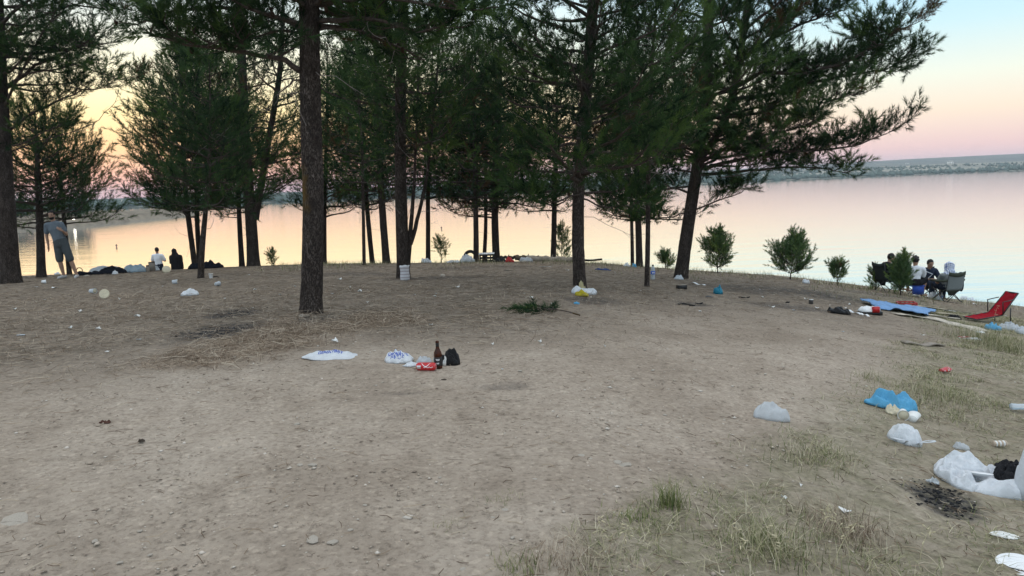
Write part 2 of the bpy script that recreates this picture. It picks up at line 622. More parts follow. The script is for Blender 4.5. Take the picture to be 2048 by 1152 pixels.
def mat_ground():
    t = NT('dry_dirt')
    co = t.coords()
    big = t.noise(0.6, 5, 0.6, co)
    mid = t.noise(5.0, 7, 0.68, co)
    fine = t.noise(30, 6, 0.75, co)
    vsc = t.new('ShaderNodeTexVoronoi')
    vsc.inputs['Scale'].default_value = 45
    vsc.inputs['Randomness'].default_value = 1.0
    t.lk(co, vsc.inputs['Vector'])
    chip = t.new('ShaderNodeSeparateColor')
    t.lk(vsc.outputs['Color'], chip.inputs[0])
    dirt = t.ramp(big.outputs['Fac'], [(0.3, (0.330, 0.268, 0.212, 1)), (0.5, (0.425, 0.354, 0.287, 1)), (0.72, (0.520, 0.443, 0.367, 1))])
    dirt = t.mix(0.62, dirt, t.ramp(mid.outputs['Fac'], [(0.28, (0.50, 0.48, 0.46, 1)), (0.45, (0.88, 0.87, 0.86, 1)), (0.6, (1.0, 1.0, 1.0, 1)), (0.75, (1.18, 1.17, 1.15, 1))]), 'MULTIPLY')
    dirt = t.mix(0.8, dirt, t.ramp(fine.outputs['Fac'], [(0.28, (0.36, 0.35, 0.33, 1)), (0.47, (0.93, 0.92, 0.91, 1)), (0.62, (1.05, 1.05, 1.04, 1)), (0.75, (1.35, 1.34, 1.3, 1))]), 'MULTIPLY')
    # pale chips of limestone and dark crumbs among the grains
    dirt = t.mix(0.42, dirt, t.ramp(chip.outputs[0], [(0.0, (0.45, 0.43, 0.4, 1)), (0.14, (0.95, 0.95, 0.94, 1)), (0.86, (1, 1, 1, 1)), (0.97, (1.45, 1.45, 1.43, 1))]), 'MULTIPLY')
    st = t.noise(17, 7, 0.8, t.coords((1, 1.0, 1)))
    lit = t.ramp(st.outputs['Fac'], [(0.32, (0.045, 0.036, 0.029, 1)), (0.48, (0.140, 0.113, 0.086, 1)), (0.60, (0.240, 0.198, 0.150, 1)), (0.75, (0.38, 0.325, 0.26, 1))])
    f = t.mix(1.0, t.attr('duff_shade'), t.ramp(mid.outputs['Fac'], [(0.3, (0.3, 0.3, 0.3, 1)), (0.6, (1, 1, 1, 1))]), 'MULTIPLY')
    base = t.mix(f, dirt, lit)
    vg = t.ramp(st.outputs['Fac'], [(0.3, (0.095, 0.085, 0.050, 1)), (0.5, (0.235, 0.212, 0.140, 1)), (0.7, (0.40, 0.36, 0.255, 1))])
    vf = t.mix(1.0, t.attr('verge'), t.ramp(mid.outputs['Fac'], [(0.3, (1, 1, 1, 1)), (0.62, (0.35, 0.35, 0.35, 1))]), 'MULTIPLY')
    base = t.mix(vf, base, vg)
    sw = t.ramp(st.outputs['Fac'], [(0.3, (0.095, 0.062, 0.040, 1)), (0.5, (0.265, 0.195, 0.135, 1)), (0.7, (0.42, 0.335, 0.240, 1))])
    sf = t.mix(1.0, t.attr('straw'), (0.5, 0.5, 0.5), 'MULTIPLY')
    base = t.mix(sf, base, sw)
    soot = t.ramp(fine.outputs['Fac'], [(0.35, (0.014, 0.014, 0.016, 1)), (0.58, (0.050, 0.051, 0.057, 1)), (0.75, (0.20, 0.20, 0.21, 1))])
    bf = t.mix(1.0, t.attr('burn'), t.ramp(st.outputs['Fac'], [(0.35, (1.15, 1.15, 1.15, 1)), (0.68, (0.35, 0.35, 0.35, 1))]), 'MULTIPLY')
    base = t.mix(bf, base, soot)
    hs = t.mix(0.5, fine.outputs['Fac'], mid.outputs['Fac'], 'ADD')
    t.bsdf(base, 0.97, 0.12, hs, 0.9, 0.02)
    return t.m

ground = tag(link('ground', build_ground(), mat_ground()), kind='structure')

# ------------------------------------------------------------------ lake
def mat_water():
    t = NT('lake_water')
    c1 = t.coords((0.22, 1.1, 1))
    c2 = t.coords((0.9, 3.2, 1))
    n1 = t.noise(0.55, 3, 0.5, c1)
    n2 = t.noise(1.3, 3, 0.55, c2)
    add = t.new('ShaderNodeMath', operation='MULTIPLY_ADD')
    add.inputs[1].default_value = 0.2
    t.lk(n2.outputs['Fac'], add.inputs[0])
    t.lk(n1.outputs['Fac'], add.inputs[2])
    b = t.bsdf((0.76, 0.82, 0.83), 0.05, 0.5, add.outputs[0], 0.055, 0.6)
    b.inputs['Metallic'].default_value = 0.85
    return t.m

wm = MB()
ys = np.geomspace(14, 3000, 56)
xs = np.linspace(-1.0, 1.0, 41)
XX, YY = np.meshgrid(xs, ys)
WX = XX * (YY * 1.6 + 60)
n_y, n_x = XX.shape
ii = np.arange(n_y - 1)[:, None] * n_x + np.arange(n_x - 1)[None, :]
wm.add(np.stack([WX.ravel(), YY.ravel(), np.full(WX.size, WATER_Z)], 1), None, np.stack([ii, ii + 1, ii + 1 + n_x, ii + n_x], -1).reshape(-1, 4))
water = tag(link('lake_water', wm.mesh('lake_water', smooth=False), mat_water()), kind='structure')

# ------------------------------------------------------------------ far shore: fields, groves and a low ridge
FAR_T = np.array([-2.2, -1.0, -0.6, -0.35, 0.0, 0.35, 0.55, 0.72, 1.2, 2.2])
FAR_D = np.array([420, 400, 390, 380, 460, 560, 640, 680, 720, 700])
FAR_RIDGE = np.array([8, 6, 5, 4.5, 7, 15, 22, 25, 24, 20])

def far_h(t, u):
    """height over the water at bearing t, u = 0 at the shore to 1 behind the ridge"""
    rg = np.interp(t, FAR_T, FAR_RIDGE)
    n = fbm2(t * 5, u * 2, 61, 3)
    low = 1.0 * sstep(0, 0.02, u) + 6.5 * np.clip(rg / 20, .25, 1) * sstep(0.0, 0.30, u)
    return low + (rg - 3) * sstep(0.30, 0.85, u) * (0.82 + 0.36 * n) - 10 * sstep(0.92, 1.0, u)

def far_pt(t, u):
    d0 = np.interp(t, FAR_T, FAR_D) + 40 * (fbm2(t * 7, t * 0, 63, 3) - 0.5)
    d = d0 * (1 + 1.9 * u)
    return np.stack([t * d, d, WATER_Z + far_h(t, u) - 0.8 * (u <= 0)], 1)

def mat_far():
    t = NT('far_fields')
    n1 = t.noise(0.012, 4, 0.55, t.coords((0.5, 1.4, 1)))
    n2 = t.noise(0.16, 4, 0.7, t.coords())
    base = t.ramp(n1.outputs['Fac'], [(0.32, (0.15, 0.175, 0.165, 1)), (0.45, (0.26, 0.26, 0.22, 1)), (0.52, (0.46, 0.40, 0.31, 1)), (0.60, (0.21, 0.235, 0.21, 1)), (0.7, (0.15, 0.185, 0.19, 1))])
    base = t.mix(0.6, base, t.ramp(t.attr('tint'), [(0.02, (0.20, 0.22, 0.19, 1)), (0.12, (0.36, 0.34, 0.29, 1)), (0.25, (0.27, 0.26, 0.24, 1)), (0.36, (0.50, 0.43, 0.34, 1)), (0.44, (0.12, 0.14, 0.15, 1)), (0.9, (0.10, 0.125, 0.145, 1))]))
    base = t.mix(0.6, base, t.ramp(n2.outputs['Fac'], [(0.38, (0.45, 0.5, 0.48, 1)), (0.6, (1, 1, 1, 1))]), 'MULTIPLY')
    t.bsdf(base, 0.95, 0.1)
    return t.m

tt = np.linspace(-2.2, 2.2, 260)
uu = np.concatenate([[0.0, 0.004], np.linspace(0.012, 1.0, 46)])
Tg, Ug = np.meshgrid(tt, uu)
fv = far_pt(Tg.ravel(), Ug.ravel())
n_y, n_x = Tg.shape
ii = np.arange(n_y - 1)[:, None] * n_x + np.arange(n_x - 1)[None, :]
fm = MB()
fm.add(fv, None, np.stack([ii, ii + 1, ii + 1 + n_x, ii + n_x], -1).reshape(-1, 4), Ug.ravel() + .10 * (fbm2(Tg.ravel() * 6, Ug.ravel() * 3, 65, 3) - .5))
tag(link('far_shore_hills', fm.mesh('far_shore_hills', att='tint'), mat_far()), kind='structure')

# orchards and scrub dotted over the far slope, far too small and many to count
gm = MB()
m = 5200
t_ = rng.uniform(-0.75, 0.85, m); u_ = np.where(rng.random(m) < 0.3, rng.uniform(0.004, 0.03, m), rng.uniform(0.05, 0.33, m))
keep = fbm2(t_ * 9, u_ * 9, 71, 3) + 0.25 * (u_ < 0.04) > 0.46
P = far_pt(t_[keep], u_[keep])
sz = rng.uniform(0.8, 2.6, len(P)) * (1 + 0.6 * (u_[keep] < 0.04))
octv = np.array([[1, 0, 0], [0, 1, 0], [-1, 0, 0], [0, -1, 0], [0, 0, .9], [0, 0, -.4]], float)
octf = np.array([[0, 1, 4], [1, 2, 4], [2, 3, 4], [3, 0, 4], [1, 0, 5], [2, 1, 5], [3, 2, 5], [0, 3, 5]])
jit = 1 + rng.uniform(-.35, .35, (len(P), 6, 1))
V = P[:, None, :] + np.array([0, 0, 0.3]) + octv[None] * jit * sz[:, None, None]
gm.add(V.reshape(-1, 3), (octf[None] + 6 * np.arange(len(P))[:, None, None]).reshape(-1, 3))
tag(link('far_groves', gm.mesh('far_groves'), simple('far_grove_leaves', (0.11, 0.145, 0.13), 0.95, 0.1, 0.4, 0.3)),
    'dark dots of orchard trees and scrub over the far lake shore', 'groves', kind='stuff')

# small pale house on the far slope
def far_house(px, py, d, w, h, label):
    p = at(px, py, d)
    t = p.x / p.y
    us = np.linspace(0, 0.9, 200)
    pts = far_pt(np.full(200, t), us)
    k = int(np.argmin(abs(pts[:, 1] - d)))
    base = Vector(pts[k]) - Vector((0, 0, 0.3))
    r = thing('far_house', label, 'house', base)
    b = MB(); b.box((0, 0, h / 2), (w, w * 0.7, h)); part('wall', b, M_farwall, r, False)
    b = MB()
    b.add([(-w * .55, -w * .4, h), (w * .55, -w * .4, h), (w * .55, w * .4, h), (-w * .55, w * .4, h), (-w * .5, 0, h * 1.35), (w * .5, 0, h * 1.35)],
          [(0, 4, 3), (1, 2, 5)], [(0, 1, 5, 4), (2, 3, 4, 5), (3, 2, 1, 0)])
    part('roof', b, M_farroof, r, False)
    for sx in (-.25, .25):
        b = MB(); b.box((sx * w, -w * .355, h * .55), (w * .14, .06, h * .3)); part('window', b, M_farwin, r, False)
    return r
M_farwall = simple('whitewash', (0.78, 0.76, 0.72), 0.8, 0.2, 0.06, 2)
M_farroof = simple('far_roof', (0.42, 0.40, 0.38), 0.8, 0.2, 0.1, 2)
M_farwin = simple('far_window', (0.06, 0.07, 0.08), 0.3, 0.5, 0.1, 2)
far_house(1901, 320, 1150, 7.5, 4.5, 'small white house standing alone on the far ridge')
far_house(1815, 320, 1200, 4.5, 2.6, 'tiny pale shed on the far ridge beyond the lake')

# ------------------------------------------------------------------ the wooded point with lamps behind the standing man
hb = gp(1024, 20)
hm_ = MB()
xs = np.linspace(-190, -78, 46); ys = np.linspace(138, 200, 22)
XX, YY = np.meshgrid(xs, ys)
ed = np.minimum(np.minimum((XX + 190) / 20 + 1, (-79 - XX) / 6), np.minimum((YY - 139) / 5, (199 - YY) / 8))
ZZ = WATER_Z - 0.8 + 2.6 * sstep(-0.1, 1.0, ed + (fbm2(XX.ravel() * .1, YY.ravel() * .1, 77, 3).reshape(XX.shape) - .5) * .6)
n_y, n_x = XX.shape
ii = np.arange(n_y - 1)[:, None] * n_x + np.arange(n_x - 1)[None, :]
hm_.add(np.stack([XX.ravel(), YY.ravel(), ZZ.ravel()], 1), None, np.stack([ii, ii + 1, ii + 1 + n_x, ii + n_x], -1).reshape(-1, 4))
tag(link('headland', hm_.mesh('headland'), simple('headland_soil', (0.20, 0.17, 0.13), 0.95, 0.1, 0.3, 0.4)), kind='structure')

def headland_building(x, y, w, d, h, label, col):
    r = thing('lakeside_building', label, 'building', (x, y, WATER_Z + 1.2))
    b = MB(); b.box((0, 0, h / 2), (w, d, h)); part('wall', b, simple('render_' + col, {'pale': (0.5, 0.47, 0.43), 'grey': (0.12, 0.125, 0.135)}[col], 0.85, 0.2, 0.1, 1), r, False)
    b = MB(); b.box((0, 0, h + .12), (w + .5, d + .5, .24)); part('roof', b, M_farroof, r, False)
    n = int(w / 3.2)
    for fl in range(int(h / 3)):
        for i in range(n):
            b = MB(); b.box((-w / 2 + (i + .5) * w / n, -d / 2 - .02, 1.5 + fl * 3), (1.2, .1, 1.4))
            part('window', b, M_farwin, r, False)
headland_building(-124, 164, 22, 9, 3.4, 'long pale single-storey house on the wooded point', 'pale')
M_farleaf = simple('headland_leaves', (0.035, 0.055, 0.04), 0.9, 0.1, 0.4, 0.6)
def headland_tree(x, y, h, w, k):
    base = Vector((x, y, WATER_Z + 1.3))
    r = thing('headland_tree', 'dark bushy tree standing on the wooded point across the cove', 'tree', base, 'trees on the wooded point')
    b = MB(); b.tube([(0, 0, -.4), (.1, 0, h * .5), (0, 0, h * .8)], [.22, .15, .05], 7); part('trunk', b, M_twig, r)
    q = np.random.default_rng(k)
    n = 420
    p = q.normal(size=(n, 3)); p /= np.linalg.norm(p, axis=1)[:, None]; p *= q.random((n, 1)) ** .4
    p = p * np.array([w / 2, w / 2, h * .42]) * (0.7 + .6 * fbm(p * 1.7 + k, 3, 2)[:, None]) + np.array([0, 0, h * .58])
    tri = p[:, None, :] + q.normal(0, .28, (n, 3, 3))
    b = MB(); b.add(tri.reshape(-1, 3), np.arange(n * 3).reshape(-1, 3)); part('crown', b, M_farleaf, r, False)
for k, (x, y, h, w) in enumerate(((-86, 150, 3.2, 5), (-91, 156, 4.6, 6), (-97, 150, 3.6, 6), (-103, 158, 5.6, 7), (-109, 151, 4.2, 6), (-133, 152, 5, 7), (-142, 156, 6, 8), (-150, 150, 5, 7), (-116, 174, 6.5, 8), (-98, 170, 6.0, 8))):
    headland_tree(x, y, h, w, k)

M_lamp = NT('lamp_light')
_e = M_lamp.new('ShaderNodeEmission'); _e.inputs[0].default_value = (1, 0.93, 0.8, 1); _e.inputs[1].default_value = 9
M_lamp.lk(_e.outputs[0], M_lamp.out.inputs[0]); M_lamp = M_lamp.m
M_pole = simple('galvanised_pole', (0.25, 0.26, 0.27), 0.5, 0.5, 0.1, 3)
for px, py, lab in ((150, 438, 'lit lamp post on the point, seen beside the standing man'), (68, 446, 'lit lamp post on the point, seen through the young pine')):
    p = at(px, py, 145)
    zb = WATER_Z + 1.6
    r = thing('lamp_post', lab, 'lamp post', (p.x, p.y, zb))
    hh = p.z - zb
    b = MB(); b.tube([(0, 0, -.3), (0, 0, hh)], [.07, .045], 8); part('pole', b, M_pole, r)
    b = MB(); b.tube([(0, 0, hh - .05), (0, -.45, hh + .12)], .04, 6); part('arm', b, M_pole, r)
    b = MB(); b.ell((0, -.5, hh + .08), (.26, .26, .2)); part('lamp', b, M_lamp, r)

# ------------------------------------------------------------------ evening haze over the lake
hz = MB(); hz.box((0, 1400, 14), (10800, 3900, 44))
t = NT('haze_air')
_v = t.new('ShaderNodeVolumePrincipled')
_v.inputs['Color'].default_value = (0.80, 0.90, 1.0, 1)
_v.inputs['Density'].default_value = 0.00024
_v.inputs['Anisotropy'].default_value = 0.2
t.lk(_v.outputs[0], t.out.inputs['Volume'])
tag(link('haze', hz.mesh('haze', smooth=False), t.m), 'thin bluish evening haze over the whole lake', 'haze', kind='stuff')
# ------------------------------------------------------------------ pines
prng = random.Random(5)

def make_brush(n, length, nl, w, seed):
    """a shoot of long needles along +z: (3n,3) triangle corners"""
    g = np.random.default_rng(seed)
    u = g.random(n) ** 0.8
    a = g.uniform(0, 2 * np.pi, n)
    th = np.radians(g.uniform(28, 78, n)) * (1.1 - 0.7 * u)
    L = nl * g.uniform(0.75, 1.15, n)
    rad = np.stack([np.cos(a), np.sin(a), np.zeros(n)], 1)
    dz = np.stack([np.zeros(n), np.zeros(n), np.ones(n)], 1)
    d = rad * np.sin(th)[:, None] + dz * np.cos(th)[:, None]
    base = dz * (u * length)[:, None]
    tan = np.cross(d, g.normal(size=(n, 3)))
    tan /= np.linalg.norm(tan, axis=1)[:, None]
    V = np.stack([base - tan * w / 2, base + tan * w / 2, base + d * L[:, None]], 1)
    return V.reshape(-1, 3)

BRUSH = {}
def brushes(kind):
    if kind not in BRUSH:
        n, ln, nl, w = {'near': (44, 0.23, 0.125, 0.0090), 'mid': (29, 0.26, 0.13, 0.0106), 'far': (19, 0.28, 0.14, 0.0150), 'young': (40, 0.15, 0.07, 0.007)}[kind]
        BRUSH[kind] = [make_brush(n, ln, nl, w, 100 + k) for k in range(6)]
    return BRUSH[kind]

UP = Vector((0, 0, 1))

class Tree:
    def __init__(s, seed):
        s.r = random.Random(seed)
        s.trunk, s.limb, s.cone, s.dd = MB(), MB(), MB(), MB()
        s.bp, s.bd, s.bs, s.bt = [], [], [], []
    def rv(s, k=1.0):
        return Vector((s.r.gauss(0, 1), s.r.gauss(0, 1), s.r.gauss(0, 1))) * k
    def brush(s, p, d, sc=1.0, tint=None):
        s.bp.append(tuple(p)); s.bd.append(tuple(d)); s.bs.append(sc * s.r.uniform(.85, 1.2))
        s.bt.append(s.r.random() * .9 if tint is None else tint)
    def shoots(s, pts, seclen, step, start=0.3, bscale=1.0, upw=0.3, twig_r=0.006, zcut=None):
        """side twigs with needle shoots along a branch"""
        seg = [(pts[i + 1] - pts[i]).length for i in range(len(pts) - 1)]
        L = sum(seg)
        if L < 1e-3: return
        x = L * start
        side = 1
        btint = (s.r.random() ** 1.7) * 1.15 if s.r.random() > .03 else 3.0  # wide per-bough tint also paints lit and dark clumps into the needles
        while x < L:
            y, i = x, 0
            while i < len(seg) - 1 and y > seg[i]:
                y -= seg[i]; i += 1
            f = y / max(seg[i], 1e-6)
            p = pts[i].lerp(pts[i + 1], min(f, 1))
            d = (pts[i + 1] - pts[i]).normalized()
            u = x / L
            sd = d.cross(UP)
            if sd.length < .2: sd = d.orthogonal()
            sd.normalize()
            up2 = sd.cross(d)
            ang = s.r.uniform(-0.5, 0.9)
            lat = (sd * side * math.cos(ang) + up2 * math.sin(ang))
            al = R(s.r.uniform(38, 65))
            sdir = (d * math.cos(al) + lat * math.sin(al) + UP * upw * .5 + s.rv(.12)).normalized()
            sl = seclen * (0.45 + 0.75 * math.sin(math.pi * min(1, 0.25 + 0.7 * (1 - u)))) * s.r.uniform(.55, 1.15)
            q1 = p + sdir * sl * .5
            sdir2 = (sdir + UP * upw + s.rv(.1)).normalized()
            q2 = q1 + sdir2 * sl * .5
            s.limb.tube([p, q1.lerp(q2, .6)], [twig_r, twig_r * .45], 3, False)
            thin = 1.0 if zcut is None or p.z < zcut else 2.4
            n = max(1, int(sl / (0.14 * bscale) / thin))
            for k in range(n):
                w = (k + .6) / n
                pp = p.lerp(q1, w * 2) if w < .5 else q1.lerp(q2, w * 2 - 1)
                if w < .18: continue
                bd = (sdir * .8 + s.rv(.5) + UP * upw).normalized()
                s.brush(pp, bd, bscale * (.85 if thin == 1 else 1.5), min(1, .65 * btint + .3 * s.r.random()))
            s.brush(q2, (sdir2 + s.rv(.2)).normalized(), bscale * (1 if thin == 1 else 1.5), min(1, .55 * btint + .4 * s.r.random()))
            side = -side
            x += step * s.r.uniform(.65, 1.35) * thin
        d = (pts[-1] - pts[-2]).normalized()
        for k in range(3):
            s.brush(pts[-1] - d * .1 * k, (d + s.rv(.25) + UP * .2).normalized(), bscale)
    def bough(s, p0, az, el, L, r0, seclen, step, bscale=1.0, bend=0.5, zcut=None, start=.28):
        pts = [p0.copy()]
        n = 6
        a = az
        for k in range(n):
            u = k / (n - 1)
            e = el - .18 * math.sin(math.pi * u) + bend * u * u + s.r.gauss(0, .07)
            a += s.r.gauss(0, .10)
            pts.append(pts[-1] + Vector((math.sin(a) * math.cos(e), math.cos(a) * math.cos(e), math.sin(e))) * (L / n))
        rad = [r0 * (1 - .8 * i / n) for i in range(n + 1)]
        s.limb.tube(pts, rad, 4, False)
        s.shoots(pts, seclen, step, start, bscale, zcut=zcut)
        return pts
    def dead(s, p0, az, el, L, r0=.009):
        pts = [p0.copy()]
        for k in range(4):
            az += s.r.gauss(0, .35); el += s.r.gauss(0, .3)
            pts.append(pts[-1] + Vector((math.sin(az) * math.cos(el), math.cos(az) * math.cos(el), math.sin(el))) * L / 4)
        s.dd.tube(pts, [r0, r0 * .8, r0 * .6, r0 * .45, r0 * .25], 4, False)
        if L > .4:
            for k in (2, 3):
                q = pts[k] + s.rv(.05 * L) + (pts[k] - pts[k - 1]) * .8
                s.dd.tube([pts[k], q], [r0 * .5, r0 * .2], 3, False)
    def stem(s, pts, rad, sides, relief, seed, lichen=None, flare=0.35):
        """trunk as a dense tube with flaky bark relief"""
        P = [Vector(p) for p in pts]
        seg = [(P[i + 1] - P[i]).length for i in range(len(P) - 1)]
        L = sum(seg)
        n = max(6, int(L / (0.045 if relief > .01 else .16)))
        V, att = [], []
        cum = np.concatenate([[0], np.cumsum(seg)])
        us = np.linspace(0, L, n)
        Xi = np.stack([np.interp(us, cum, [p[k] for p in P]) for k in range(3)], 1)
        if n > 12:
            ker = np.ones(7) / 7
            for k in range(3):
                pad = np.concatenate([np.full(3, Xi[0, k]), Xi[:, k], np.full(3, Xi[-1, k])])
                sm = np.convolve(pad, ker, 'valid')
                sm[:4] = Xi[:4, k]; sm[-4:] = Xi[-4:, k]
                Xi[:, k] = sm
        ri = np.interp(us, cum, rad)
        ri = ri * (1 + flare * np.exp(-us / (ri[0] * 1.4)))
        ang = np.linspace(0, 2 * np.pi, sides, endpoint=False)
        A, I = np.meshgrid(ang, np.arange(n))
        nx = np.stack([np.cos(A.ravel()) * 1.6, np.sin(A.ravel()) * 1.6, us[I.ravel()] * 1.1], 1)
        lump = fbm(nx, seed, 3) - .5
        hi = np.stack([np.cos(A.ravel()) * 5, np.sin(A.ravel()) * 5, us[I.ravel()] * 9], 1)
        rid = 1 - np.abs(2 * fbm(hi, seed + 3, 3) - 1)
        rr = ri[I.ravel()] * (1 + .16 * lump) + relief * (rid - .7)
        v = Xi[I.ravel()] + np.stack([np.cos(A.ravel()) * rr, np.sin(A.ravel()) * rr, np.zeros(A.size)], 1)
        i = np.arange(n - 1)[:, None] * sides; k = np.arange(sides)[None, :]; k2 = (k + 1) % sides
        q = np.stack([i + k, i + k2, i + sides + k2, i + sides + k], -1).reshape(-1, 4)
        a = np.zeros(len(v))
        if lichen is not None:
            c, rad_ = lichen
            a = sstep(1.0, .2, np.linalg.norm((v - np.array(c)) / np.array(rad_), axis=1) + (fbm(v * 14, 9, 3) - .5) * 1.2) * .8
        s.trunk.add(v, None, q, a)
        return [Vector(x) for x in Xi], list(ri)
    def cones(s, n, pts):
        for _ in range(n):
            p = Vector(s.r.choice(pts)) + s.rv(.06)
            rot = Matrix.Rotation(s.r.uniform(0, 3), 3, 'X') @ Matrix.Rotation(s.r.uniform(0, 6), 3, 'Z')
            s.cone.ell(p, (.024, .024, .042), rot, 7, 5)
    def finish(s, name, label, base, kind, mat, group='pines on the lake bank', cat='tree'):
        r = thing(name, label, cat, base, group)
        part('trunk', s.trunk, M_bark, r, True, 'tint', origin=base)
        if s.limb.n: part('branches', s.limb, M_twig, r, True, origin=base, kind='stuff')
        if s.dd.n: part('dead_twigs', s.dd, M_deadtwig, r, True, origin=base, kind='stuff')
        br = brushes(kind)
        P, D = np.array(s.bp), np.array(s.bd)
        S, T = np.array(s.bs), np.array(s.bt)
        g = np.random.default_rng(3)
        x = np.cross(D, g.normal(size=D.shape)); x /= np.linalg.norm(x, axis=1)[:, None]
        y = np.cross(D, x)
        M = np.stack([x, y, D], 2) * S[:, None, None]
        pick = g.integers(0, len(br), len(P))
        V, A = [], []
        for k in range(len(br)):
            m = pick == k
            if not m.any(): continue
            vv = np.einsum('mij,nj->mni', M[m], br[k]) + P[m][:, None, :]
            V.append(vv.reshape(-1, 3)); A.append(np.repeat(T[m], len(br[k])))
        V = np.concatenate(V) - np.array(base); A = np.concatenate(A)
        t = np.arange(len(V)).reshape(-1, 3)
        me = mesh_np('crown', V, t, np.zeros((0, 4), np.int64), False, A, 'tint')
        link('crown', me, mat, r)
        if s.cone.n:
            tag(part('pine_cones', s.cone, M_cone, r, True, origin=base), kind='stuff')
        s.count = len(t)
        return r

NTRI = 0
ZTOP = lambda d: EYE + 0.30 * d + 0.4      # about where the picture ends above a tree d metres away

def pine(label, base, paths, H, cb, Rm, seed, kind, dens=1.0, limbs=(), dead=6, azf=None, zlow=.88, lichen=None, group='pines on the lake bank',
         sides=14, relief=.006, mat=None, el0=.12, ncone=0, fill=True):
    """paths: list of (photo path of a stem, lower dia, upper dia); they all stand in the plane of the tree's base"""
    global NTRI
    T = Tree(seed)
    Rm *= 1.15
    d = base.y
    stems = []
    for k, (pp, d0, d1) in enumerate(paths):
        lean = T.r.uniform(-.05, .05)
        pts = []
        for i, (px, py) in enumerate(pp):
            p = at(px, py, d + lean * i)
            pts.append(p)
        if k == 0:
            pts[0] = base - Vector((0, 0, .12))
        dirv = (pts[-1] - pts[-2]).normalized()
        top = base.z + H * (1 if k == 0 else .93)
        while pts[-1].z < top - .1:
            dirv = (dirv * .8 + UP * .25 + T.rv(.03)).normalized()
            pts.append(pts[-1] + dirv * min(.7, max(.15, top - pts[-1].z)))
        cum = [0]
        for i in range(len(pts) - 1): cum.append(cum[-1] + (pts[i + 1] - pts[i]).length)
        hl = cum[len(pp) - 1]
        rad = []
        for c in cum:
            rad.append(d0 / 2 + (d1 - d0) / 2 * (c / hl) if c <= hl else max(.012, d1 / 2 * (1 - .92 * (c - hl) / max(cum[-1] - hl, .1))))
        Xi, ri = T.stem(pts, rad, sides, relief, seed * 3 + k, lichen if k == 0 else None, .35 if k == 0 else .05)
        stems.append((Xi, ri))
    zc = ZTOP(d)
    allp = []
    if fill:
        z = base.z + cb
        while z < base.z + H - .15:
            u = (z - base.z - cb) / max(H - cb, .1)
            prof = (zlow + (1 - zlow) * min(1, u / .25)) if u < .25 else max(.16, 1 - .86 * ((u - .25) / .75) ** 1.25)
            nb = 5 if z < zc else 4
            a0 = T.r.uniform(0, 6.28)
            for k in range(nb):
                Xi, ri = T.r.choice(stems)
                zz = z + T.r.uniform(-.18, .18)
                j = min(range(len(Xi)), key=lambda q: abs(Xi[q].z - zz))
                az = a0 + k * 6.283 / nb + T.r.uniform(-.35, .35)
                L = Rm * prof * T.r.uniform(.45, 1.18) * (.72 + .56 * float(fbm2([az * .9 + seed], [zz * 1.1], 7, 2)[0]))
                if azf: L *= azf(az)
                if L < .12: continue
                pts = T.bough(Xi[j], az, el0 + .55 * u + T.r.uniform(-.15, .15), L, min(.02 + .012 * L, ri[j] * .55), .27 * L + .16, .125 / dens, 1.0, zcut=zc)
                allp += pts[2:]
            z += (.27 if z < zc else .5) / dens ** .5 * T.r.uniform(.8, 1.2)
        T.brush(stems[0][0][-1], UP, 1.2)
    for li in limbs:
        pp, dys, r0, sl, st = li[:5]
        pts = [at(px, py, d + dy) for (px, py), dy in zip(pp, dys)]
        fine = []
        for i in range(len(pts) - 1):
            for k in range(3):
                fine.append(pts[i].lerp(pts[i + 1], k / 3) + (T.rv(.012) if (i or k) else Vector()))
        fine.append(pts[-1])
        n = len(fine)
        T.limb.tube(fine, [r0 * (1 - .82 * i / (n - 1)) for i in range(n)], 7, False)
        if sl > 0:
            T.shoots(fine, sl, st / dens, li[5] if len(li) > 5 else .3, 1.0)
            # secondary boughs give the limb its fan
            for i in range(int(n * .3), n):
                az = T.r.uniform(0, 6.28)
                pb = T.bough(fine[i], az, T.r.uniform(-.1, .7), sl * T.r.uniform(.9, 1.6), r0 * .35, sl * .6, st * .95 / dens, 1.0, start=.12)
                allp += pb[2:]
        else:
            for i in range(2, n, 2):
                T.dead(fine[i], T.r.uniform(0, 6.28), T.r.uniform(-.4, .6), .35, r0 * .35)
    for _ in range(int(dead * (1 if kind == 'far' else 2.6))):
        Xi, ri = T.r.choice(stems)
        zz = base.z + T.r.uniform(cb * .5, cb * 2.0)
        j = min(range(len(Xi)), key=lambda q: abs(Xi[q].z - zz))
        T.dead(Xi[j], T.r.uniform(0, 6.28), T.r.uniform(-.3, .5), T.r.uniform(.15, 1.1), .007)
    if ncone and allp: T.cones(ncone, allp)
    r = T.finish('pine_tree', label, base, kind, mat or M_needle, group)
    NTRI += T.count
    return r

def az_gap(cx, half, low):
    def f(a):
        x = (a - cx + math.pi) % (2 * math.pi) - math.pi
        return low if abs(x) < half else 1.0
    return f

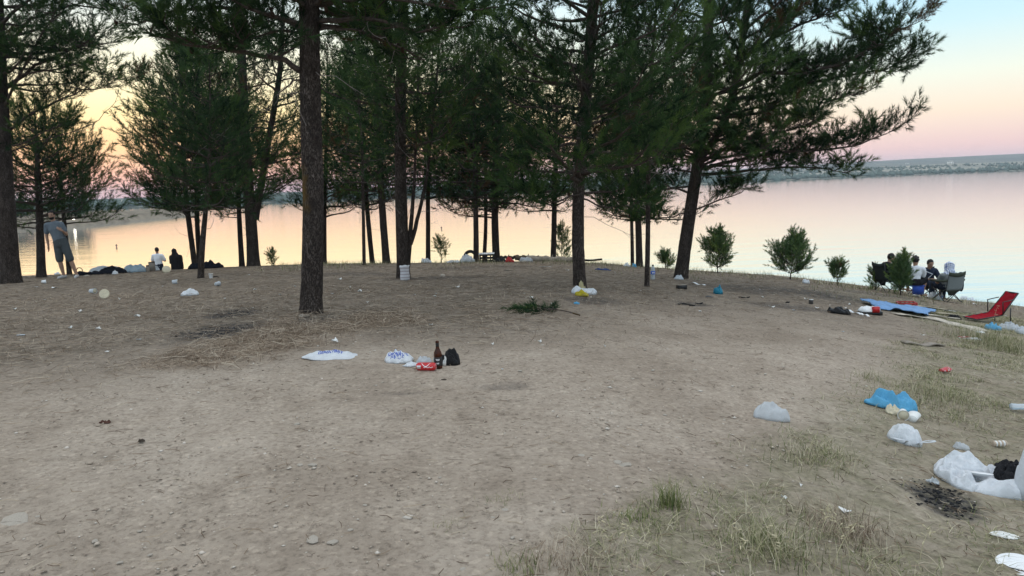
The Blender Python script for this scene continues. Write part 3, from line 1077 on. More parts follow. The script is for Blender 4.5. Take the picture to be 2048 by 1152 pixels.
# azimuth 0 is away from the viewer, +90 deg is to the right
b = gp(22, 17.5)
pine('thick leaning pine at the edge of the grove, left of the standing man', b, [([(22, 553), (14, 440), (6, 300), (0, 200), (-6, 60), (-10, -60)], .40, .27)], 9.5, 4.6, 2.2, 1, 'mid', 1.0,
     limbs=[([(4, 275), (50, 235), (110, 205), (165, 180), (215, 175)], (0, .1, .1, -.2, -.3), .035, .55, .12, .12),
            ([(0, 190), (70, 130), (150, 95), (230, 85)], (0, -.3, -.5, -.7), .045, .6, .12, .1),
            ([(0, 110), (60, 40), (150, 10), (250, 20)], (0, .3, .5, .7), .045, .6, .12, .1),
            ([(2, 300), (40, 290), (90, 262), (125, 250)], (0, -.2, -.4, -.5), .025, .45, .12, .1),
            ([(0, 230), (40, 150), (90, 60), (120, 10)], (0, -.6, -1.0, -1.3), .035, .6, .12, .1),
            ([(0, 300), (-30, 280), (-70, 240)], (0, .2, .3), .03, .5, .12, .2),
            ([(40, 150), (150, 130), (215, 150), (258, 170)], (-.6, -.6, -.5, -.5), .02, .4, .12, .2),
            ([(8, 305), (70, 285), (150, 262), (200, 238), (232, 205), (240, 165)], (0, -.1, -.2, -.2, -.2, -.2), .014, 0, 0)], sides=26, relief=.016, dead=3)
b = gp(82, 21.5)
pine('young pine with a low full crown just behind the standing man', b, [([(82, 550), (80, 450), (75, 330)], .25, .14)], 4.9, 1.55, 1.55, 2, 'mid', 1.0, dead=8)
b = gp(139, 23.5)
pine('slim pine whose trunk stands directly behind the standing man', b, [([(139, 550), (128, 440), (119, 330)], .15, .09)], 4.5, 1.8, 1.45, 3, 'mid', .95)
b = gp(391, 24.5)
pine('left of three close trunks right of the woman in black', b, [([(391, 538), (380, 460), (372, 400), (365, 250)], .18, .12)], 7.2, 1.75, 1.7, 4, 'far', 1.05, group='cluster of three pines')
b = gp(399, 25.5)
pine('straight middle trunk of three close pines right of the woman in black', b, [([(399, 538), (394, 440), (392, 330), (395, 200)], .17, .12)], 7.6, 1.9, 1.6, 5, 'far', 1.0, group='cluster of three pines')
b = hit(400, 556)
pine('knotty dark stem leaning right, in front of two close pines', b, [([(400, 556), (404, 490), (412, 420), (418, 340)], .14, .08)], 4.6, 1.7, 1.25, 6, 'mid', 1.0, dead=5)
b = gp(484, 26)
pine('thin straight pine just left of the forked pine', b, [([(484, 530), (480, 470), (477, 400), (474, 300)], .19, .12)], 6.6, 1.75, 1.2, 7, 'far', .9)
b = gp(507, 24.5)
pine('pine whose trunk forks into two tall stems above the bank', b, [([(507, 534), (502, 440), (495, 350), (487, 220), (482, 60), (480, -60)], .38, .22),
     ([(510, 440), (520, 385), (535, 290), (548, 220), (560, 150), (566, 40)], .24, .14)], 9.6, 2.5, 1.5, 8, 'far', .95,
     limbs=[([(520, 395), (555, 380), (585, 360), (610, 355)], (0, -.2, -.3, -.4), .03, .45, .14, .25)], dead=16)
b = hit(620, 626)
LICH = (at(612, 385, b.y), (.10, .25, .42))
pine('big bare-stemmed pine with rough grey bark rising from dry grass', b, [([(620, 627), (625, 520), (627, 400), (622, 250), (619, 120), (618, 0), (616, -120)], .262, .23)], 8.8, 3.6, 2.3, 9, 'near', .95,
     limbs=[([(616, 152), (575, 122), (520, 112), (440, 98), (370, 90), (300, 72)], (0, -.1, -.2, -.3, -.4, -.5), .040, .42, .11, .42),
            ([(614, 62), (570, 38), (500, 18), (420, 12), (340, 22), (270, 50)], (0, .1, .2, .3, .4, .5), .040, .42, .11, .35),
            ([(612, 66), (540, 63), (470, 85), (450, 105)], (0, .3, .5, .6), .022, .3, .13, .4),
            ([(640, 42), (700, 38), (770, 42), (840, 60), (900, 55)], (0, -.2, -.4, -.6, -.9), .034, .40, .10, .35),
            ([(640, 52), (720, 62), (790, 90), (850, 120)], (0, .3, .5, .6), .03, .42, .11, .35),
            ([(640, 10), (740, -10), (850, 10), (960, 20)], (0, -.5, -.9, -1.2), .034, .42, .10, .3),
            ([(616, 20), (560, -30), (450, -40), (330, -10)], (0, -.6, -1.1, -1.5), .034, .42, .10, .3),
            ([(616, 165), (585, 160), (550, 190), (528, 235)], (0, -.2, -.3, -.3), .014, 0, 0),
            ([(638, 60), (700, 58), (770, 75), (800, 110)], (0, -.2, -.3, -.3), .015, 0, 0)], sides=34, relief=.015, lichen=LICH, dead=4, ncone=40)
b = gp(649, 27)
pine('slender dark pine half hidden behind the big trunk', b, [([(649, 528), (649, 440), (651, 330), (655, 200)], .15, .11)], 7.6, 1.9, 1.6, 10, 'far', .9)
b = gp(728, 20.5)
pine('thinnest straight pole of a pine, left of two leaning trunks', b, [([(728, 537), (727, 460), (726, 390), (725, 300)], .10, .07)], 5.6, 2.3, 1.0, 11, 'far', .7, dead=8)
b = gp(745, 26)
pine('slim pine leaning left between a thin pole and a stouter trunk', b, [([(745, 527), (738, 460), (732, 390), (726, 280)], .18, .13)], 7.4, 1.9, 1.5, 12, 'far', .9)
b = gp(773, 25)
pine('stout dark pine leaning left, behind the sack-wrapped trunk', b, [([(773, 528), (767, 450), (762, 380), (757, 240), (752, 80)], .25, .17)], 8.8, 2.2, 1.7, 13, 'far', .95)
b = hit(806, 557)
pine('pine with a white sack at its foot and slender side stems', b, [([(806, 557), (805, 480), (802, 400), (800, 260), (803, 120), (806, -20)], .25, .17),
     ([(815, 535), (821, 470), (820, 440), (828, 400), (830, 330)], .10, .05), ([(820, 490), (829, 465), (838, 420), (850, 385), (858, 330)], .09, .05)], 7.6, 2.4, 1.5, 14, 'mid', 1.0, dead=14, sides=18)
b = gp(856, 26)
pine('straight dark pine beside a wispy sapling on the bank', b, [([(856, 526), (856, 450), (856, 380), (858, 250)], .17, .12)], 7.8, 2.3, 1.5, 15, 'far', .9)
b = gp(952, 25)
pine('leftmost of three pines standing by the black crate', b, [([(952, 527), (952, 450), (951, 390), (950, 260)], .19, .13)], 7.4, 2.05, 1.7, 16, 'far', 1.0)
b = gp(967, 29)
pine('thin bent pine between two stouter trunks behind the black crate', b, [([(967, 515), (972, 450), (971, 400), (972, 280)], .16, .11)], 7.6, 2.1, 1.3, 17, 'far', .85)
b = gp(993, 26)
pine('broad dense pine right behind the black crate', b, [([(995, 527), (990, 470), (990, 400), (993, 280), (1000, 140)], .26, .17)], 8.2, 1.75, 2.1, 18, 'far', 1.1)
b = gp(1106, 27)
pine('dark pine beyond the pale log, with a sapling at its side', b, [([(1105, 522), (1108, 460), (1109, 400), (1112, 280)], .21, .14)], 7.4, 1.95, 1.5, 19, 'far', .95)
b = hit(1160, 577)
pine('rough-barked pine with white and yellow bags at its foot', b, [([(1160, 577), (1156, 490), (1156, 400), (1164, 280), (1176, 150), (1186, 0), (1190, -100)], .20, .16)], 7.4, 1.65, 1.55, 20, 'near', .95,
     limbs=[([(1157, 390), (1110, 405), (1080, 400), (1050, 380)], (0, -.2, -.3, -.4), .016, .2, .14, .4),
            ([(1157, 395), (1215, 415), (1260, 410), (1300, 395)], (0, .2, .3, .4), .016, .2, .16, .5)], sides=26, relief=.013, dead=10, ncone=20)
b = gp(1279, 23.5)
pine('stout pine right beside a thinner twin, behind the water bottle', b, [([(1279, 534), (1277, 460), (1275, 390), (1272, 280)], .22, .16)], 7.0, 1.5, 1.6, 21, 'far', 1.0)
b = gp(1265, 26)
pine('thin dark pine pressed against the left of a stouter one', b, [([(1265, 531), (1264, 470), (1262, 400), (1258, 300)], .13, .09)], 6.2, 1.6, 1.2, 22, 'far', .9)
b = hit(1293, 573)
pine('slender nearly bare pine stem left of the water bottle', b, [([(1293, 573), (1296, 480), (1296, 390), (1298, 280), (1302, 150)], .095, .07)], 5.4, 2.35, 1.15, 23, 'mid', .95, dead=10)
b = hit(1360, 556)
pine('large leaning pine spreading its long boughs out over the lake', b, [([(1360, 556), (1372, 480), (1384, 400), (1396, 320), (1408, 240), (1414, 120), (1418, 0), (1420, -80)], .285, .19),
     ([(1400, 320), (1445, 255), (1468, 180), (1482, 100), (1496, 10), (1505, -80)], .18, .12)], 8.2, 2.0, 1.7, 24, 'near', 1.2, azf=None,
     limbs=[([(1470, 175), (1530, 140), (1600, 150), (1680, 130), (1735, 100), (1770, 85), (1790, 65)], (0, -.2, -.4, -.5, -.6, -.7, -.7), .05, .55, .07, .22),
            ([(1455, 200), (1540, 190), (1620, 165), (1700, 150), (1770, 138), (1815, 120)], (0, .1, .2, .3, .4, .5), .05, .55, .07, .3),
            ([(1480, 120), (1540, 80), (1600, 50), (1650, 30), (1690, 20)], (0, .2, .3, .4, .4), .045, .5, .09, .2),
            ([(1450, 235), (1520, 225), (1590, 200), (1650, 205), (1700, 190)], (0, -.3, -.6, -.8, -.9), .04, .5, .09, .3),
            ([(1490, 60), (1540, 20), (1590, -20), (1640, -40)], (0, -.2, -.4, -.6), .04, .5, .10, .2),
            ([(1395, 340), (1470, 320), (1560, 305), (1640, 300), (1720, 290), (1785, 262)], (0, -.1, -.2, -.3, -.4, -.5), .045, .45, .07, .3),
            ([(1392, 350), (1470, 345), (1550, 335), (1630, 335), (1690, 345)], (0, .2, .4, .5, .6), .04, .40, .09, .35),
            ([(1396, 330), (1460, 290), (1530, 270), (1600, 255), (1640, 240)], (0, -.4, -.7, -.9, -1.), .04, .5, .09, .25),
            ([(1378, 425), (1430, 405), (1480, 385), (1510, 370)], (0, -.2, -.3, -.4), .022, .32, .11, .25),
            ([(1372, 425), (1335, 435), (1300, 440), (1270, 438)], (0, .2, .3, .3), .018, .16, .16, .6),
            ([(1400, 330), (1350, 300), (1290, 290), (1240, 280)], (0, -.3, -.5, -.7), .03, .4, .11, .25),
            ([(1440, 355), (1500, 345), (1560, 325)], (-.9, -.9, -.9), .012, 0, 0)], sides=30, relief=.014, dead=6, ncone=60)

# ------------------------------------------------------------------ saplings and bushes
def sapling(label, base, H, Rm, seed, lean=0.0, cb=.12, dens=1.0, kind='young', bs=1.0, mat=None, trunk_r=.016, cat='sapling', name='pine_sapling', el0=.5, group='pine saplings along the shore'):
    global NTRI
    T = Tree(seed)
    pts = [base - Vector((0, 0, .05))]
    n = 6
    for k in range(n):
        pts.append(pts[-1] + Vector((lean * H / n + T.r.gauss(0, .012), T.r.gauss(0, .012), (H + .05) / n)))
    Xi, ri = T.stem(pts, [trunk_r * (1 - .8 * i / n) for i in range(n + 1)], 8, .002, seed)
    z = base.z + cb
    while z < base.z + H * .96:
        u = (z - base.z - cb) / max(H - cb, .05)
        prof = .75 + .25 * min(1, u / .2) if u < .2 else max(.12, 1 - .85 * (u - .2) / .8)
        for k in range(5):
            zz = z + T.r.uniform(-.05, .05)
            j = min(range(len(Xi)), key=lambda q: abs(Xi[q].z - zz))
            L = Rm * prof * T.r.uniform(.45, 1.15)
            T.bough(Xi[j], T.r.uniform(0, 6.28), el0 + .4 * u + T.r.uniform(-.2, .2), L, .006, .22 * L + .06, .09 / dens, bs, bend=.55, start=.2)
        z += .12 / dens
    T.brush(Xi[-1], UP, bs)
    r = T.finish(name, label, base, kind, mat or M_young, group, cat)
    NTRI += T.count
    return r

sapling('wispy knee-high pine sapling beside a straight dark pine', gp(883, 27), .80, .42, 41, dens=.75, cb=.25)
sapling('tall thin pine sapling right of a dark pine behind the log', gp(1124, 27.5), 1.45, .50, 42, dens=.8, cb=.2)
sapling('tiny pine sapling left of the large leaning pine', gp(1330, 23.5), .46, .34, 43, dens=1.5, cb=.05)
sapling('spire-topped pine sapling on the dry-grass bank edge', gp(1436, 21.5), 1.15, .62, 44, dens=1.5, cb=.1)
sapling('dense rounded dark pine sapling leaning right at the water edge', gp(1580, 20.5), 1.15, .70, 45, lean=.12, dens=1.7, cb=.1)
sapling('small mop-headed pine sapling on a bare little stem', gp(1675, 20), .58, .29, 46, cb=.20, dens=1.6)
sapling('low loose pine bush left of the man in the black shirt', gp(1752, 20.3), .55, .34, 47, dens=1.0, cb=.04)
sapling('bushy bright green young pine in front of the seated group', gp(1801, 18.6), .90, .44, 48, dens=1.75, cb=.04, el0=.85)
sapling('tiny leafy sprig growing at the bank edge by the forked pine', gp(543, 25), .40, .26, 49, dens=.8, cb=.08)
# ------------------------------------------------------------------ pebbles, litter, grass (nobody could count these)
g = np.random.default_rng(77)

def scatter(n, x0, x1, y0, y1, fn, bias=1.0):
    """points with a density fn(x,y) in 0..1; bias > 1 crowds them near y0"""
    out = []
    while sum(len(o) for o in out) < n:
        m = n * 2
        y = y0 + (y1 - y0) * g.random(m) ** bias
        x = g.uniform(-1, 1, m)
        x = (x0 + x1) / 2 + x * (x1 - x0) / 2
        k = (g.random(m) < fn(x, y)) & (np.abs(x) < y * 0.82 + 1.2)
        out.append(np.stack([x[k], y[k]], 1))
    return np.concatenate(out)[:n]

def pebble_mesh(P, size, seed):
    q = np.random.default_rng(seed)
    n = len(P)
    sc = np.stack([size * q.uniform(.7, 1.5, n), size * q.uniform(.7, 1.3, n), size * q.uniform(.35, .75, n)], 1)
    a = q.uniform(0, 6.28, n)
    jit = q.uniform(.65, 1.3, (n, 6, 3))
    V = octv[None] * jit * sc[:, None, :]
    ca, sa = np.cos(a)[:, None], np.sin(a)[:, None]
    X = V[..., 0] * ca - V[..., 1] * sa
    Y = V[..., 0] * sa + V[..., 1] * ca
    Z = hgt(P[:, 0], P[:, 1])
    V = np.stack([X + P[:, 0:1], Y + P[:, 1:2], V[..., 2] + Z[:, None] + sc[:, 2:3] * .15], -1)
    mb = MB()
    mb.add(V.reshape(-1, 3), (octf[None] + 6 * np.arange(n)[:, None, None]).reshape(-1, 3), None, np.repeat(q.random(n), 6))
    return mb

def mat_tint(name, stops, rough=.95):
    t = NT(name)
    t.bsdf(t.ramp(t.attr('tint'), [(p, c + (1,)) for p, c in stops]), rough, .1)
    return t.m

M_peb = mat_tint('limestone_chips', [(0, (.18, .14, .11)), (.35, (.36, .295, .235)), (.8, (.48, .41, .335)), (1, (.66, .60, .53))])
near_track = lambda x, y: (0.35 + 0.65 * fbm2(x * .9, y * .9, 15, 3)) * (1 - .7 * duff_shade(x, y)) * (1 - .6 * verge(x, y))
P = scatter(18000, -9, 9, 2.0, 13, near_track, 1.6)
mb = pebble_mesh(P, g.lognormal(math.log(.0052), .45, len(P)), 5)
tag(link('gravel', mb.mesh('gravel', smooth=False, att='tint'), M_peb), 'loose pale gravel scattered over the worn dirt', 'gravel', kind='stuff')

def slivers(P, L, W, lift, seed, curve=.25):
    """thin bent strips lying on the ground, two quads each"""
    q = np.random.default_rng(seed)
    n = len(P)
    a = q.uniform(0, 6.28, n)
    d = np.stack([np.cos(a), np.sin(a)], 1)
    nrm = np.stack([-d[:, 1], d[:, 0]], 1)
    V = []
    bend = q.uniform(-curve, curve, n) * L
    for s_, off in ((-.5, 0), (0, 1), (.5, 0)):
        c = P + d * (L * s_)[:, None] + nrm * (bend * off)[:, None]
        z = hgt(c[:, 0], c[:, 1]) + .004 + lift * (q.random(n) if s_ else q.random(n) * 1.4)
        w = W * (1 if s_ == 0 else .5)
        for e in (-.5, .5):
            V.append(np.stack([c[:, 0] + nrm[:, 0] * w * e, c[:, 1] + nrm[:, 1] * w * e, z + (.002 if e > 0 else 0)], 1))
    V = np.stack(V, 1)
    f = np.array([[0, 1, 3, 2], [2, 3, 5, 4]])
    mb = MB()
    mb.add(V.reshape(-1, 3), None, (f[None] + 6 * np.arange(n)[:, None, None]).reshape(-1, 4), np.repeat(q.random(n), 6))
    return mb

M_litter = mat_tint('dead_needles', [(0, (.075, .05, .035)), (.4, (.20, .145, .10)), (.75, (.33, .26, .185)), (1, (.46, .40, .31))])
P = scatter(26000, -15, 12, 5.0, 24, lambda x, y: duff_shade(x, y) ** 1.3, 1.5)
L = g.uniform(.05, .16, len(P)); W = .0035 + .00035 * P[:, 1]
mb = slivers(P, L, W, .012, 6)
tag(link('needle_litter', mb.mesh('needle_litter', smooth=False, att='tint'), M_litter), 'brown fallen pine needles and twigs spread under the trees', 'needle litter', kind='stuff')
P = scatter(7000, -7, 8, 2.0, 11, lambda x, y: .25 + .75 * verge(x, y), 1.4)
mb = slivers(P, g.uniform(.03, .11, len(P)), np.full(len(P), .0032), .006, 8)
tag(link('dry_stems', mb.mesh('dry_stems', smooth=False, att='tint'), M_litter), 'broken dry grass stems strewn over the dirt track', 'dry stems', kind='stuff')

def blades(P, h, w, lean, seed, seg=3, flop=1.0):
    """upright curved grass blades"""
    q = np.random.default_rng(seed)
    n = len(P)
    a = q.uniform(0, 6.28, n)
    d = np.stack([np.cos(a), np.sin(a)], 1)
    s2 = np.stack([-d[:, 1], d[:, 0]], 1)
    z0 = hgt(P[:, 0], P[:, 1]) - .006
    le = lean * q.uniform(.3, 1.5, n)
    V = []
    for k in range(seg + 1):
        u = k / seg
        out = h * le * (u ** 1.8)
        up = h * (u - .35 * flop * le * u * u)
        c = P + d * out[:, None]
        ww = w * (1 - u * .92)
        for e in (-.5, .5):
            V.append(np.stack([c[:, 0] + s2[:, 0] * ww * e, c[:, 1] + s2[:, 1] * ww * e, z0 + up], 1))
    V = np.stack(V, 1)
    f = np.array([[2 * k, 2 * k + 1, 2 * k + 3, 2 * k + 2] for k in range(seg)])
    mb = MB()
    nn = 2 * (seg + 1)
    mb.add(V.reshape(-1, 3), None, (f[None] + nn * np.arange(n)[:, None, None]).reshape(-1, 4), np.repeat(q.random(n), nn))
    return mb

M_straw = mat_tint('straw', [(0, (.14, .10, .07)), (.4, (.27, .205, .15)), (.8, (.40, .325, .245)), (1, (.54, .46, .36))])
def straw_d(x, y):
    return straw(x, y) * (0.3 + .7 * fbm2(x * 4, y * 4, 91, 2)) + .07 * duff_shade(x, y)
P = scatter(3400, -8, 2.5, 5.5, 12.5, straw_d, 1.0)
mb = blades(P, g.uniform(.06, .20, len(P)), np.full(len(P), .0045), 1.6, 9, 3, 1.2)
tag(link('dry_grass', mb.mesh('dry_grass', smooth=False, att='tint'), M_straw), 'matted straw-coloured dead grass round the big trunk', 'dry grass', kind='stuff')
P = scatter(4200, -8, 2.5, 5.5, 12.5, straw_d, 1.0)
mb = slivers(P, g.uniform(.10, .30, len(P)), np.full(len(P), .0042), .05, 10, .3)
tag(link('straw_mat', mb.mesh('straw_mat', smooth=False, att='tint'), M_straw), 'tangled flattened straw lying on the dead grass', 'straw', kind='stuff')

M_grass = mat_tint('verge_grass', [(0, (.090, .115, .045)), (.3, (.165, .180, .080)), (.55, (.28, .265, .145)), (.8, (.43, .38, .25)), (1, (.60, .54, .40))])
def verge_d(x, y):
    n = fbm2(x * 2.3, y * 2.3, 95, 3)
    return verge(x, y) ** 1.6 * sstep(.42, .62, n) + .04 * verge(x, y)
P = scatter(46000, .2, 12, 2.2, 15, verge_d, 1.35)
tuft = fbm2(P[:, 0] * 3, P[:, 1] * 3, 97, 2)
mb = blades(P, g.uniform(.02, .075, len(P)) * (.5 + tuft), .0026 + .00035 * P[:, 1], 1.7, 11, 2, .8)
tag(link('verge_grass', mb.mesh('verge_grass', smooth=False, att='tint'), M_grass), 'sparse drying grass of the verge beside the dirt track', 'grass', kind='stuff')

# thin fringe of weeds along the top of the bank
P = []
for px in np.linspace(500, 2040, 1400):
    px = px + g.normal(0, 4)
    d = 22 + g.normal(0, 2.2) - max(0, px - 1500) * .004
    P.append((((px - 1024) / FPX) * d, d))
P = np.array(P)
k = fbm2(P[:, 0] * 1.2, P[:, 1] * 0.3, 99, 3) + .10 * (P[:, 0] > 6) > .50
P = P[k]
P = np.repeat(P, 5, 0) + g.normal(0, .10, (len(P) * 5, 2))
mb = blades(P, g.uniform(.05, .22, len(P)), np.full(len(P), .010), .7, 13, 2)
tag(link('bank_weeds', mb.mesh('bank_weeds', smooth=False, att='tint'), M_grass), 'dry weeds fringing the top of the bank above the lake', 'weeds', kind='stuff')

# tufts one can pick out
def tuft_at(px, py, n, h, spread, label, seed, mat=None, lean=.8):
    p = hit(px, py)
    q = np.random.default_rng(seed)
    P = np.array([p.x, p.y]) + q.normal(0, spread, (n, 2))
    mb = blades(P, q.uniform(.45, 1.1, n) * h, np.full(n, .0035), lean, seed, 3)
    o = link('grass_tuft', mb.mesh('grass_tuft', tuple(p), False, 'tint'), mat or M_grass, None, p)
    return tag(o, label, 'grass tuft', 'grass tufts', 'stuff')
M_green = mat_tint('green_tuft', [(0, (.07, .10, .035)), (.6, (.15, .18, .06)), (1, (.33, .31, .15))])
tuft_at(1340, 1012, 170, .15, .035, 'bright green upright tuft of grass on the track edge', 201, M_green, .55)
tuft_at(1270, 1040, 110, .07, .06, 'low grey-green weed beside the bright green tuft', 202, M_green)
tuft_at(1545, 1100, 500, .14, .11, 'thick dark green grass clump at the bottom of the verge', 203)
tuft_at(1130, 1135, 200, .12, .09, 'bristly dry clump at the foot of the track', 204, M_straw)
tuft_at(1040, 1145, 140, .07, .06, 'low green clump at the foot of the track', 205, M_green)
tuft_at(1745, 760, 160, .12, .09, 'isolated grass clump on the track near the crushed red can', 206)
tuft_at(1000, 1000, 60, .05, .05, 'thin grey weed alone on the bare track', 207)
tuft_at(895, 1052, 50, .05, .04, 'thin sprig alone on the bare gravel', 208)
tuft_at(1640, 920, 260, .12, .12, 'grass clump left of the tied white bag', 209)
tuft_at(1880, 800, 420, .16, .16, 'lush grass clump right of the blue bag', 210)
tuft_at(1960, 680, 500, .30, .22, 'tall grey-green grass below the red lounger', 211)
tuft_at(2010, 700, 500, .30, .22, 'tall straggly grass near the clear bottle', 212)
tuft_at(1690, 1060, 320, .14, .12, 'dry clump among the torn paper scraps', 213, M_straw)

# tall oat stalks with drooping seed heads
M_oat = simple('oat_straw', (.48, .42, .28), .9, .1, .25, 30)
def oat(px, py, h, lean, label, seed):
    p = hit(px, py)
    q = random.Random(seed)
    r = thing('oat_stalk', label, 'grass stalk', p, 'dry oat stalks')
    mb = MB()
    a = q.uniform(0, 6.28) if lean is None else lean
    pts = [Vector((0, 0, -.02))]
    for k in range(1, 8):
        u = k / 7
        pts.append(Vector((math.cos(a) * h * .45 * u ** 1.6, math.sin(a) * h * .25 * u ** 1.6, h * (u - .12 * u * u))))
    mb.tube(pts, [.0022 - .0002 * k for k in range(8)], 4, False)
    part('stalk', mb, M_oat, r)
    mb = MB()
    for k in range(9):
        b = pts[4 + k % 4].lerp(pts[min(7, 5 + k % 4)], q.random())
        dv = Vector((q.uniform(-1, 1), q.uniform(-1, 1), q.uniform(-.9, .3))).normalized()
        e = b + dv * .028
        rot = dv.to_track_quat('Z', 'Y').to_matrix()
        mb.tube([b, e], .0007, 3, False)
        mb.ell(e, (.0032, .0032, .011), rot, 5, 4)
    part('seed_head', mb, M_oat, r, kind='stuff')
for k, (px, py, h, a) in enumerate(((1505, 1150, .22, 2.6), (1560, 1145, .20, 2.2), (1670, 1130, .20, .2), (1700, 1120, .26, 2.5), (1640, 1080, .17, .6),
                                    (1210, 1110, .16, 1.9), (1240, 1120, .15, .9), (1900, 760, .25, 2.2), (1985, 660, .45, .9), (2020, 690, .4, 2.0), (1840, 1120, .16, .7))):
    oat(px, py, h, a, 'dry pale oat stalk with a drooping seed head on the verge', 300 + k)

# stones big enough to pick out
rock_meshes = []
for k in range(6):
    bm = bmesh.new()
    bmesh.ops.create_icosphere(bm, subdivisions=2, radius=1)
    q = random.Random(k)
    for v in bm.verts:
        n = fbm(np.array([[v.co.x * 1.3 + k * 9, v.co.y * 1.3, v.co.z * 1.3]]), 5, 3)[0]
        v.co *= .6 + .8 * n
        v.co.z = max(v.co.z, -.35) * .55
    me = bpy.data.meshes.new('stone'); bm.to_mesh(me); bm.free()
    for p_ in me.polygons: p_.use_smooth = k % 2 == 0
    rock_meshes.append(me)
M_stone = simple('limestone', (.44, .39, .33), .95, .1, .3, 25, .5)
for me in rock_meshes: me.materials.append(M_stone)
def stone(px, py, wpx, k, label, group, flat=1.0):
    p = hit(px, py)
    s_ = wpx / 2 * p.y / FPX
    o = link('stone', rock_meshes[k % 6], None, None, p + Vector((0, 0, s_ * .03)), (0, 0, k * 1.7))
    o.scale = (s_, s_ * .8, s_ * .8 * flat)
    return tag(o, label, 'stone', group)
sl = 'small pale stone half sunk in the bare dirt track'
for k, (px, py, w) in enumerate(((75, 1033, 12), (625, 1080, 34), (665, 1085, 26), (190, 1082, 16), (280, 1062, 12), (600, 930, 14), (595, 848, 14), (625, 930, 20),
        (440, 895, 10), (1150, 905, 16), (1095, 935, 12), (1160, 912, 20), (1180, 918, 14), (1130, 915, 14), (1235, 925, 22), (1250, 930, 26), (1010, 1020, 18),
        (926, 1138, 14), (975, 1112, 16), (1025, 1075, 12), (985, 1035, 12), (1085, 690, 9), (1040, 742, 9), (960, 742, 8), (495, 1080, 10), (525, 1105, 8), (380, 1140, 8),
        (800, 910, 9), (880, 955, 8), (730, 1010, 10), (700, 1060, 14), (1070, 960, 16), (300, 1110, 12), (1015, 800, 8), (1290, 700, 8), (1390, 740, 8), (140, 760, 10), (240, 1125, 14), (1330, 830, 10))):
    stone(px, py, w, k, sl, 'stones in the track', .7)
stone(30, 1040, 70, 3, 'broad flat pale rock slab level with the dirt', None, .22)
stone(885, 552, 15, 1, 'rounded pinkish boulder alone right of the sack-wrapped pine', None, 1.1)
stone(173, 553, 12, 2, 'dark lump of stone at the edge of the bank by the man', None, 1.3)
stone(350, 562, 12, 4, 'grey stone on the litter-strewn slope left of the knotty stem', None, 1.0)
stone(1640, 566, 8, 0, 'small grey rock at the bank edge by the mop-headed sapling', None, 1.0)
stone(608, 632, 26, 5, 'flat pale stone against the foot of the big trunk', None, .5)
for k, (px, w) in enumerate(((1735, 10), (1741, 8), (1750, 12), (1758, 9))):
    o = stone(px, 575, w, k, 'dark shore rock at the foot of the low loose pine bush', 'shore rocks', 1.0)
# charcoal left in the fire spots
M_char = simple('charcoal', (.018, .018, .02), .9, .2, .5, 60, .5)
q = np.random.default_rng(31)
P = []
for (x, y, rx, ry, st), n in zip(BURN[:4], (160, 90, 90, 50)):
    P.append(np.array([x, y]) + q.normal(0, .42, (n, 2)) * np.array([rx, ry]))
P = np.concatenate(P)
mb = pebble_mesh(P, q.uniform(.005, .014, len(P)), 32)
tag(link('charcoal_bits', mb.mesh('charcoal_bits', smooth=False), M_char), 'black charcoal crumbs in the burnt-out fire spots', 'charcoal', kind='stuff')
# ------------------------------------------------------------------ people
def remesh(mb, voxel, name, smooth=5, crease=0.0, seed=0):
    """fuse overlapping volumes into one continuous skin"""
    me = mb.mesh(name)
    o = bpy.data.objects.new('tmp', me)
    C.objects.link(o)
    m = o.modifiers.new('r', 'REMESH'); m.mode = 'VOXEL'; m.voxel_size = voxel
    if smooth:
        m = o.modifiers.new('s', 'SMOOTH'); m.iterations = smooth; m.factor = .5
    dg = bpy.context.evaluated_depsgraph_get()
    ev = o.evaluated_get(dg)
    out = bpy.data.meshes.new_from_object(ev, depsgraph=dg)
    bpy.data.objects.remove(o)
    bpy.data.meshes.remove(me)
    out.name = name
    n = len(out.vertices)
    if crease:
        co = np.empty(n * 3, np.float32); out.vertices.foreach_get('co', co); co = co.reshape(-1, 3)
        nr = np.empty(n * 3, np.float32); out.vertices.foreach_get('normal', nr); nr = nr.reshape(-1, 3)
        f = 1 - np.abs(2 * fbm(co * np.array([16, 16, 9]), seed, 3) - 1)
        co = co + nr * ((f - .6) * crease)[:, None]
        out.vertices.foreach_set('co', co.astype(np.float32).ravel())
    out.polygons.foreach_set('use_smooth', np.ones(len(out.polygons), bool))
    out.update()
    return out

def basis(f, up):
    """columns: right, forward, up"""
    u = Vector(up).normalized()
    f = (Vector(f) - u * Vector(f).dot(u)).normalized()
    r = f.cross(u)
    return Matrix((r, f, u)).transposed()

def hand(mb, wrist, d, side, curl=.5):
    """palm, four unequal fingers and a thumb leaving the side of the palm; side = lateral direction of the thumb"""
    d = Vector(d).normalized()
    sd = Vector(side); sd = (sd - d * sd.dot(d)).normalized()
    nrm = d.cross(sd)
    w = Vector(wrist)
    M = Matrix((sd, nrm, d)).transposed()
    mb.ell(w + d * .05, (.040, .016, .055), M, 12, 8)
    for k, L in enumerate((.070, .080, .074, .058)):
        b = w + d * .092 + sd * (.028 - .019 * k)
        k1 = b + (d * .9 + nrm * .35 * curl).normalized() * L * .5
        k2 = k1 + (d * .6 + nrm * 1.0 * curl).normalized() * L * .5
        mb.caps(b - d * .02, .0095, k1, .0088, 8)
        mb.caps(k1, .0088, k2, .0075, 8)
    t0 = w + d * .03 + sd * .032
    t1 = t0 + (d * .7 + sd * .6).normalized() * .04
    t2 = t1 + (d * .9 + sd * .1 + nrm * .3).normalized() * .03
    mb.caps(t0, .012, t1, .0105, 8)
    mb.caps(t1, .0105, t2, .008, 8)

